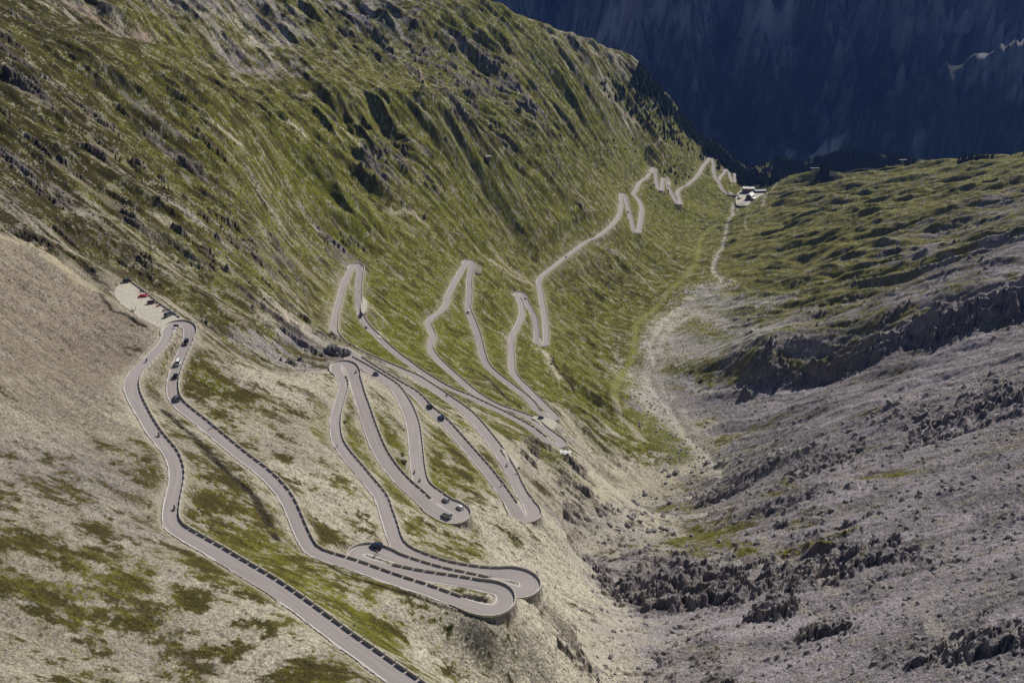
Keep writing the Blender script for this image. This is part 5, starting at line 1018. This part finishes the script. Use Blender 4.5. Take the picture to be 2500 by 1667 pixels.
moto(0, 0, "blue", "dark blue motorcycle parked behind the grey van", pos=on_pad(425, 767, ZPK, 1.0))
for (u, v, cl, lb) in [(332, 757, "black", "person standing beside the white motorcycle on the near side of the car park"), (383, 748, "black", "person standing by the red motorcycle in the car park"), (417, 758, "grey", "person at the car park wall behind the grey van"), (343, 710, "black", "person next to the motorcycle at the top of the car park")]:
    P, a = on_pad(u, v, ZPK, rng.uniform(0, 6)); person("stand", cl, P, a, lb, "people standing in the car park")
# ------------------------------------------------------------------ signs
M_SIGNB = mat("sign_blue", (.02, .05, .16), rough=.5); M_SIGNY = mat("sign_brown", (.32, .17, .05), rough=.6); M_SIGNW = mat("sign_white", (.6, .6, .6), rough=.5)
def sign(P, yaw, w, h, hp, m_, label):
    o = empty("road_sign", P, yaw); p = MB()
    for y in ((-w * .35, w * .35) if w > 1 else (0,)): p.tube((0, y, -.5), (0, y, hp), .04, 8)
    link_mesh("pole", p.mesh("pole", M_STEEL), o); link_mesh("board", MB().box(.05, .08, -w / 2, w / 2, hp - h, hp).mesh("board", m_), o); tag(o, label, "road sign")
def roadside(u, v, off):
    pr = proj(main.P); i = int(np.hypot(pr[:, 0] - u, pr[:, 1] - v).argmin()); q = main.P[i][:2] + main.N[i] * (main.hw[i] + off) * (1 if off > 0 else 1) if off > 0 else main.P[i][:2] - main.N[i] * (main.hw[i] - off)
    return Vector((q[0], q[1], main.P[i][2])), math.atan2(main.T[i][1], main.T[i][0])
Pq = plane_hit(431, 803, ZPK); sign(Vector((Pq[0], Pq[1], ZPK)), -1.57, 2.3, 1.1, 2.2, M_SIGNB, "wide dark blue board inside the bend by the car park")
for (u, v, of, w, h, hp, m_, lb) in [(858, 1537, .9, .6, .6, 2.4, M_SIGNB, "small blue sign on a pole behind the stones of the nearest road"), (682, 1180, -.9, .5, .6, 2.4, M_SIGNW, "sign pole beside the stones of the second road"), (1265, 1148, .9, 1.5, 1.3, 3.0, M_SIGNY, "brown board on two poles at the long pale turnout"), (1330, 1054, -.9, .6, .6, 2.4, M_SIGNW, "sign pole where the turnout meets the stones"), (1226, 1186, .9, .5, .5, 2.2, M_SIGNW, "sign pole above the lowest pale hairpin"), (1190, 1432, .9, .6, .5, 1.7, M_SIGNB, "chevron board on the parapet of the lowest hairpin"), (1300, 1398, .8, .6, .5, 1.7, M_SIGNB, "chevron board on the parapet behind the lowest hairpin")]:
    P, a = roadside(u, v, of); sign(P, a, w, h, hp, m_, lb)
# ------------------------------------------------------------------ buildings
M_PLASTER = mat("pale_plaster", (.55, .50, .40), rough=.9, noise=.1, scale=.5); M_BROWN = mat("brown_facade", (.12, .075, .05), rough=.9, noise=.2, scale=.6); M_WROOF = mat("white_metal_roof", (.78, .77, .74), rough=.55, noise=.06, scale=.6)
M_SLATE = mat("blue_grey_roof", (.30, .34, .40), rough=.6, noise=.1, scale=.5); M_CONC = mat("concrete", (.33, .32, .30), rough=.9, noise=.12, scale=.5); M_OCHRE = mat("ochre_plaster", (.42, .24, .11), rough=.9); M_PANE = mat("window_pane", (.04, .05, .06), rough=.1, spec=.6); M_FRAME = mat("window_frame_white", (.7, .69, .66), rough=.6); M_DOOR = mat("door_wood", (.10, .06, .035), rough=.8)
def building(name, P, yaw, L, W, H, Hr, mw, mr, label, cat, cols=6, rows=3, chim=1, winm=True):
    o = empty(name, P, yaw); b = MB().box(-L / 2, L / 2, -W / 2, W / 2, -4, H)
    b.add([(-L / 2, -W / 2, H), (-L / 2, W / 2, H), (-L / 2, 0, H + Hr - .15), (L / 2, -W / 2, H), (L / 2, W / 2, H), (L / 2, 0, H + Hr - .15)], [(0, 2, 1), (3, 4, 5)])
    link_mesh("wall", b.mesh("wall", mw), o); e = .7; r = MB(); th = .28
    for s in (1, -1):
        r.loft([[(-L / 2 - e, 0, H + Hr), (-L / 2 - e, s * (W / 2 + e), H - e * Hr / (W / 2)), (-L / 2 - e, s * (W / 2 + e), H - e * Hr / (W / 2) - th), (-L / 2 - e, 0, H + Hr - th)], [(L / 2 + e, 0, H + Hr), (L / 2 + e, s * (W / 2 + e), H - e * Hr / (W / 2)), (L / 2 + e, s * (W / 2 + e), H - e * Hr / (W / 2) - th), (L / 2 + e, 0, H + Hr - th)]])
    ro = link_mesh("roof", r.mesh("roof", mr), o)
    for k in range(chim): link_mesh("chimney", MB().box(-L * .2 + k * L * .4 - .5, -L * .2 + k * L * .4 + .5, .6, 1.6, H + Hr * .5, H + Hr + 1.2).mesh("chimney", mw), ro)
    fm = MB().box(-.65, .65, -.09, .09, -.8, .8).mesh("window", M_FRAME); pmn = MB().box(-.5, .5, -.11, .11, -.65, .65).mesh("pane", M_PANE)
    for s in (1, -1):
        for cq_ in range(cols):
            for rw in range(rows):
                w = link_mesh("window", fm, o, (-L / 2 + L * (cq_ + .5) / cols, s * W / 2, 1.9 + rw * (H - 1.6) / rows)); link_mesh("pane", pmn, w)
    for s in (1, -1):
        for cq_ in (-.25, .25):
            for rw in range(rows):
                w = link_mesh("window", fm, o, (s * L / 2, cq_ * W, 1.9 + rw * (H - 1.6) / rows), (0, 0, math.pi / 2)); link_mesh("pane", pmn, w)
    link_mesh("door", MB().box(-.6, .6, -W / 2 - .12, -W / 2 + .05, 0, 2.2).mesh("door", M_DOOR), o); tag(o, label, cat)
yz = padpoly[7][2] if len(padpoly) > 7 else main.P[-1][2]
def yp(u, v): P = plane_hit(u, v, yz); return Vector((P[0], P[1], yz))
building("hotel", yp(1826, 470), -.08, 24, 12, 10.5, 2.0, M_BROWN, M_WROOF, "long brown hotel with white roof at the head of the yard", "hotel", 8, 3, 2)
building("gabled_house", yp(1831, 485), 1.05, 21, 12, 8.5, 4.2, M_BROWN, M_WROOF, "gabled house with a steep white roof in front of the hotel", "house", 5, 2, 1)
building("small_house", yp(1805.5, 485), .9, 8, 6, 3.2, 1.8, M_PLASTER, M_PLASTER, "small pale yellow house beside the hotel bridge", "house", 2, 1, 1)
building("long_shed", yp(1855, 469), .12, 24, 10, 4.2, 1.0, M_BROWN, M_SLATE, "long low building with blue grey roof right of the hotel", "shed", 6, 1, 0)
building("annexe", yp(1839, 489), 1.0, 9, 6, 5.0, 1.2, M_OCHRE, M_WROOF, "small ochre annexe against the white roofed gabled house", "annexe", 2, 2, 0)
Tq = [yp(1801, 498.5), yp(1819, 501), yp(1829, 491), yp(1814, 490)]
mbt = MB(); mbt.loft([[(p.x, p.y, p.z - 7) for p in Tq], [(p.x, p.y, p.z + .3) for p in Tq]]); t_ = tag(empty("car_terrace"), "flat grey parking terrace below the hotel houses", "terrace"); link_mesh("slab", mbt.mesh("slab", M_CONC), t_)
pw = MB()
for a in range(2): pw.tube(Tq[a] + Vector((0, 0, .8)), Tq[a + 1] + Vector((0, 0, .8)), .35, 4)
link_mesh("parapet", pw.mesh("parapet", M_WROOF), t_)
# bridge carrying the last of the road
i1 = len(main.P) - 1; i0 = i1 - 22; bpos = main.P[(i0 + i1) // 2]; br_ = MB(); A0, A1 = Vector(main.P[i0]), Vector(main.P[i1]); dv = (A1 - A0); ang = math.atan2(dv.y, dv.x); LB = dv.length
o = empty("stone_bridge", (bpos[0], bpos[1], bpos[2] - .2), ang); link_mesh("deck", MB().box(-LB / 2, LB / 2, -3.6, 3.6, -.9, -.02).mesh("deck", M_CONC), o)
ar = MB()
for k in range(12):
    a0, a1 = math.pi * k / 12, math.pi * (k + 1) / 12; x0, x1 = LB * .3 * math.cos(a0), LB * .3 * math.cos(a1); z0, z1 = -6.5 + 5.2 * math.sin(a0), -6.5 + 5.2 * math.sin(a1)
    ar.loft([[(x0, -3.4, z0), (x0, -3.4, -.92), (x0, 3.4, -.92), (x0, 3.4, z0)], [(x1, -3.4, z1), (x1, -3.4, -.92), (x1, 3.4, -.92), (x1, 3.4, z1)]])
for s in (1, -1): ar.box(s * LB * .4 - LB * .1, s * LB * .4 + LB * .1, -3.4, 3.4, -8, -.92)
link_mesh("arch", ar.mesh("arch", M_WALL), o)
for s in (1, -1): link_mesh("parapet", MB().box(-LB / 2, LB / 2, s * 3.45 - .15, s * 3.45 + .15, -.02, 1.0).mesh("parapet", M_CONC), o)
tag(o, "stone bridge carrying the road to the hotel yard", "bridge")
def gp(u, v): P = hits([(u, v)])[0]; return Vector((P[0], P[1], float(ZH(P[:1], P[1:2])[0])))
building("roadside_shed", gp(1380, 1119) + Vector((0, 0, .3)), -.15, 5.6, 3.4, 2.2, .5, M_CONC, M_WROOF, "white roofed shed below the hairpin at the end of the stone rows", "shed", 2, 1, 0)
building("stone_hut", gp(1191, 402), .4, 6, 4.5, 2.6, 1.2, M_WALL, M_CONC, "lone grey stone hut on the green slope under the crags", "hut", 1, 1, 0)
# pylons of the old lift
def pylon(P, h, yaw, wide, label, cat="cable pylon"):
    o = empty("lift_pylon", P, yaw); m_ = MB(); b = h * .09; t_ = h * .045
    cs = [(sx * b, sy * b) for sx, sy in ((1, 1), (1, -1), (-1, -1), (-1, 1))]; n = 6
    for k in range(4):
        x, y = cs[k]; m_.tube((x, y, -1), (x * t_ / b, y * t_ / b, h), .22, 5)
        x2, y2 = cs[(k + 1) % 4]
        for q in range(n):
            f0, f1 = 1 - (1 - t_ / b) * q / n, 1 - (1 - t_ / b) * (q + 1) / n; m_.tube((x * f0, y * f0, h * q / n), (x2 * f1, y2 * f1, h * (q + 1) / n), .10, 4)
    link_mesh("mast", m_.mesh("mast", M_STEEL), o)
    link_mesh("cross_arm", MB().box(-wide / 2, wide / 2, -.7, .7, h, h + .9).tube((-wide / 2, 0, h + .4), (-wide * .1, 0, h - h * .2), .15, 4).tube((wide / 2, 0, h + .4), (wide * .1, 0, h - h * .2), .15, 4).mesh("cross_arm", M_STEEL), o)
    for s in (1, -1): link_mesh("pulley", MB().tube((s * wide * .42, -.9, h - .4), (s * wide * .42, .9, h - .4), .5, 10).mesh("pulley", M_BLACK), o)
    tag(o, label, cat)
pylon(gp(2202, 405), 23, .15, 17, "tall steel lift pylon on the meadow crest at right")
pylon(gp(1985, 441), 17, .1, 19, "lower lift pylon in the dip beside the wooded hill")
P = gp(2273, 402); o = empty("wooden_pole", P); link_mesh("post", MB().tube((0, 0, -1), (3.0, 0, 12), .22, 6).mesh("post", M_TRUNK), o); link_mesh("cross_piece", MB().tube((1.6, -1.0, 10.5), (3.8, 1.0, 10.9), .14, 5).mesh("cross_piece", M_TRUNK), o); tag(o, "leaning wooden pole on the crest right of the pylon", "pole")
# striped stone terraces beside the second tall hairpin
o = empty("terrace_wall"); tz_ = []
for k in range(6):
    pts = R5([(1500 + k * 9, 195 + k * 3 - 12), (1512 + k * 8, 235), (1500 + k * 9 - 2, 275), (1495 + k * 10, 300)]); W3 = [gp(a, b) for a, b in pts]; m_ = MB()
    m_.loft([[(p.x - .35, p.y, p.z - 1.0), (p.x - .35, p.y, p.z + 1.5), (p.x + .35, p.y, p.z + 1.4), (p.x + .35, p.y, p.z - 1.6)] for p in W3]); link_mesh("stone_tier", m_.mesh("stone_tier", M_WALL), o)
tag(o, "stepped dark stone terraces beside the second tall hairpin", "stone terraces")
# car park wall
wp = [plane_hit(a, b, ZPK) for a, b in R1([(480, 350), (560, 410), (640, 470), (740, 550), (850, 625), (940, 690)])]; wq = dens(np.array(wp)[:, :2], 3.2); o = empty("low_stone_row")
for k in range(len(wq) - 1):
    p, q = wq[k], wq[k + 1]; d = (q - p) / np.hypot(*(q - p)); n = np.array([-d[1], d[0]]); L_b = np.hypot(*(q - p)) - .55; c0_ = p + d * .2; m_ = MB()
    m_.loft([[(c0_[0] + d[0] * L_b * t + n[0] * a, c0_[1] + d[1] * L_b * t + n[1] * a, ZPK + zz) for a, zz in ((-.22, -.6), (-.2, .72), (.2, .75), (.22, -.6))] for t in (0, .33, .66, 1)]); link_mesh("stone_block", m_.mesh("stone_block", M_STONE), o)
tag(o, "low row of stone blocks along the far edge of the car park", "stone row")
# ------------------------------------------------------------------ boulders and shrubs
M_ROCK = mat("boulder_rock", (.17, .155, .155), rough=.95, noise=.35, scale=1.2, col2=(.30, .28, .28), bump=.1)
def boulder(seed):
    bm = bmesh.new(); bmesh.ops.create_icosphere(bm, subdivisions=2, radius=.5); r = np.random.default_rng(seed); D = r.standard_normal((7, 3)); D /= np.linalg.norm(D, axis=1)[:, None]
    for v in bm.verts:
        p = np.array(v.co); 
        for d in D:
            k = p @ d
            if k > .33: p = p - d * (k - .33) * .85
        v.co = Vector(p * (1 + r.uniform(-.05, .05)) * [1.15, .95, .8])
    V_ = np.array([v.co[:] for v in bm.verts]); F_ = np.array([[v.index for v in f.verts] for f in bm.faces]); bm.free(); return V_, F_
BO = [boulder(s) for s in range(6)]; BM = [tris_mesh("boulder", v, f, M_ROCK) for v, f in BO]
BL = [(2013,1270,3.2,"beside the mossy hollow below the ridge of rocks"),(2233,1347,2.8,"alone on the grey scree right of the black crags"),(2343,1361,2.4,"pale, alone on the wide grey scree at far right"),(1939,1028,4.5,"round with grass on top, on the smooth upper scree"),(1880,1015,3.6,"on the smooth scree left of the round grassy boulder"),(1978,1013,3.2,"on the smooth scree right of the round grassy boulder"),(1845,1008,3.4,"leftmost of the row on the smooth upper scree"),(2010,1122,4.5,"white, among the rubble in the valley bend"),(1954,1128,3.5,"among rubble left of the white boulder"),(2299,1198,3.4,"leftmost of three on the upper right scree"),(2352,1193,4.2,"flat topped, rightmost of three on the upper right scree"),(2245,1213,4.2,"long and low on the upper right scree"),(2220,1462,2.2,"at the edge of the rounded grey ridge"),(2484,1411,5.0,"large and dark at the right edge of the picture"),(1663,1531,3.6,"pale and flat below the big dark rock face"),(1631,1550,1.8,"small, left of the pale flat boulder"),(1724,1580,2.2,"dark, in the pale scree at lower centre"),(1577,1526,2.0,"dark, at the foot of the big dark rock face"),(2475,1609,1.8,"in the lower right corner"),(497,1051,1.0,"pale, on the verge between the two nearest roads")]
for k, (u, v, s, tx) in enumerate(BL):
    P = gp(u, v); o = link_mesh("boulder", BM[k % 6], None, P + Vector((0, 0, s * .18)), (0, 0, k * 1.3)); o.scale = (s, s, s * .9); tag(o, "boulder " + tx, "boulder", "boulders on the scree")
def crag(seed, sx, sy, sz):
    bm = bmesh.new(); bmesh.ops.create_icosphere(bm, subdivisions=4, radius=1.0); V_ = np.array([v.co[:] for v in bm.verts]); F_ = np.array([[v.index for v in f.verts] for f in bm.faces]); bm.free()
    P = V_ * [sx, sy, sz]; n = .12 * samp(T_RI[0], P[:, 0] + P[:, 2] * .8 + seed * 50, P[:, 1] * .7 - P[:, 2] * 1.1, 5, 30, 1.6) + .05 * samp(T_RI[1], P[:, 0] * 1.3 - P[:, 2], P[:, 1] + P[:, 2] * .6 + seed * 9, 1.8)
    st_ = .10 * np.round(P[:, 2] * .9 + P[:, 0] * .35) ; return tris_mesh("rock_outcrop", P * (1 + np.clip(n, -.45, .5))[:, None] + np.stack([st_, -st_, st_ * 0], 1), F_, M_ROCK)
for k, (u, v, sx, sy, sz, tx) in enumerate([(812, 866, 5.0, 3.6, 5.6, "left half of the dark rock knoll above the broad hairpin"), (836, 866, 4.6, 2.8, 4.0, "right half of the dark rock knoll above the broad hairpin")]):
    P = gp(u, v); tag(link_mesh("rock_outcrop", crag(k, sx, sy, sz), None, P + Vector((0, 0, .4))), tx, "rock outcrop", "rocks of the knoll above the broad hairpin")
def scatter(poly, n, smin, smax, seed):
    r = np.random.default_rng(seed); P = np.array(poly, float); lo, hi = P.min(0), P.max(0); uv = r.uniform(lo, hi, (n * 3, 2)); uv = uv[inpoly(uv[:, 0], uv[:, 1], P)][:n]; W3 = hits(uv); z = ZH(W3[:, 0], W3[:, 1]); s = smin * (smax / smin) ** (r.random(len(W3)) ** 2.6)
    return np.stack([W3[:, 0], W3[:, 1], z], 1), s * np.clip(W3[:, 1] / 350, .5, 2.2), r
SV, SF, off = [], [], 0
for poly, n, a, b, sd_ in [([(1430,1250),(1700,1130),(2500,900),(2500,1667),(1400,1667)], 5600, .28, 3.2, 1), ([(1500,960),(2500,800),(2500,1000),(1700,1130)], 900, .25, 1.6, 2), ([(0,620),(250,760),(300,1000),(330,1250),(0,1300)], 1500, .18, .9, 3), ([(0,1300),(400,1250),(800,1560),(900,1667),(0,1667)], 900, .15, .6, 4), ([(1100,1480),(1300,1230),(1450,1330),(1450,1667),(1100,1667)], 1200, .2, 1.2, 5), ([(500,850),(800,850),(900,1250),(650,1200)], 500, .18, .9, 6), ([(0,350),(700,450),(800,640),(500,700),(0,560)], 900, .25, 1.4, 7), ([(1500,900),(1650,1000),(1750,1150),(1600,1150)], 400, .3, 1.5, 8)]:
    P3, s, r = scatter(poly, n, a, b, sd_)
    rd_ = np.array([np.hypot(main.P[::4, 0] - p[0], main.P[::4, 1] - p[1]).min() for p in P3])
    for k in np.nonzero(rd_ > 5.5)[0]:
        v_, f_ = BO[k % 6]; a_ = r.uniform(0, 6.28); cq_, s_ = math.cos(a_), math.sin(a_); SV.append(np.stack([(v_[:, 0] * cq_ - v_[:, 1] * s_), (v_[:, 0] * s_ + v_[:, 1] * cq_), v_[:, 2] * .85], 1) * s[k] + P3[k] + [0, 0, s[k] * .12]); SF.append(f_ + off); off += len(v_)
tag(link_mesh("scattered_rocks", tris_mesh("scattered_rocks", np.vstack(SV), np.vstack(SF), M_ROCK)), "countless loose rocks strewn over the scree slopes", "rocks", kind="stuff")
M_SHRUB = mat("juniper_leaves", (.035, .045, .015), rough=.95, noise=.4, scale=1.5, col2=(.09, .10, .03), spec=.1)
def shrub(seed, n=260):
    r = np.random.default_rng(seed); V_ = []; F_ = []
    for k in range(n):
        d = r.standard_normal(3); d[2] = abs(d[2]) * .8; d /= np.linalg.norm(d); p = d * [.5, .5, .42] * r.uniform(.55, 1.08); a = r.standard_normal(3); a /= np.linalg.norm(a); b = np.cross(a, d); s = r.uniform(.05, .10)
        V_ += [p + a * s, p - a * s * .5 + b * s, p - a * s * .5 - b * s]; F_.append((3 * k, 3 * k + 1, 3 * k + 2))
    return np.array(V_), np.array(F_)
SHB = [shrub(s) for s in range(3)]; SHM = [tris_mesh("shrub", v, f, M_SHRUB) for v, f in SHB]
for k, (u, v, s, tx) in enumerate([(841,1036,2.6,"left of the broad hairpin's inner road, beside the guard stones"),(981,1108,2.9,"between the two middle roads, upper one of a pair"),(984,1126,4.2,"between the two middle roads, lower and wider one of a pair"),(985,1042,1.6,"small, at the inner edge of the middle road"),(1098,1528,1.8,"on the grass below the lowest hairpin"),(1370,1205,4.5,"on the pale slope right of the lowest pale hairpin"),(1790,1450,2.0,"on the dark rock at lower right")]):
    P = gp(u, v); o = link_mesh("juniper_shrub", SHM[k % 3], None, P, (0, 0, k)); o.scale = (s, s, s * .8); tag(o, "dark green juniper " + tx, "shrub", "junipers on the slopes")
SV, SF, off = [], [], 0
for poly, n, a, b, sd_ in [([(1360,600),(1640,680),(1560,800),(1430,790)], 420, .9, 2.6, 21), ([(1500,450),(1640,480),(1560,600),(1450,580)], 160, .9, 2.4, 22), ([(1280,280),(1500,330),(1480,480),(1300,420)], 160, 1.0, 3.0, 23), ([(1450,800),(1560,760),(1480,950),(1400,900)], 60, .7, 1.6, 24)]:
    P3, s, r = scatter(poly, n, a, b, sd_); s = s / np.clip(P3[:, 1] / 350, .5, 2.2)
    rd_ = np.array([np.hypot(main.P[::6, 0] - p[0], main.P[::6, 1] - p[1]).min() for p in P3])
    for k in np.nonzero(rd_ > 7)[0]:
        v_, f_ = SHB[k % 3]; SV.append(v_ * [s[k] * 1.3, s[k] * 1.3, s[k] * .7] + P3[k]); SF.append(f_ + off); off += len(v_)
tag(link_mesh("dwarf_shrubs", tris_mesh("dwarf_shrubs", np.vstack(SV), np.vstack(SF), M_SHRUB)), "low dark dwarf shrubs dotting the green valley side", "shrubs", kind="stuff")
# ------------------------------------------------------------------ the air
def box_mesh(name, x0, x1, y0, y1, z0, z1):
    V = [(x, y, z) for z in (z0, z1) for y in (y0, y1) for x in (x0, x1)]
    F = [(0, 2, 3, 1), (4, 5, 7, 6), (0, 1, 5, 4), (2, 6, 7, 3), (0, 4, 6, 2), (1, 3, 7, 5)]
    me = bpy.data.meshes.new(name); me.from_pydata(V, [], F); return me
ztop = float(max(FZ.max(), Z.max(), 0)) + 12
hz = link_mesh("haze", box_mesh("haze", -3200, 5400, -60, 7100, -1300, ztop))
mh = bpy.data.materials.new("haze_air"); mh.use_nodes = True; t = mh.node_tree; t.nodes.clear()
o_ = t.nodes.new("ShaderNodeOutputMaterial"); vp = t.nodes.new("ShaderNodeVolumePrincipled")
vp.inputs["Color"].default_value = (.17, .34, 1.0, 1); vp.inputs["Density"].default_value = 2.6e-5; vp.inputs["Anisotropy"].default_value = 0.0
t.links.new(vp.outputs[0], o_.inputs["Volume"]); hz.data.materials.append(mh)
tag(hz, kind="stuff"); hz["label"] = "thin blue mountain air between the slopes"
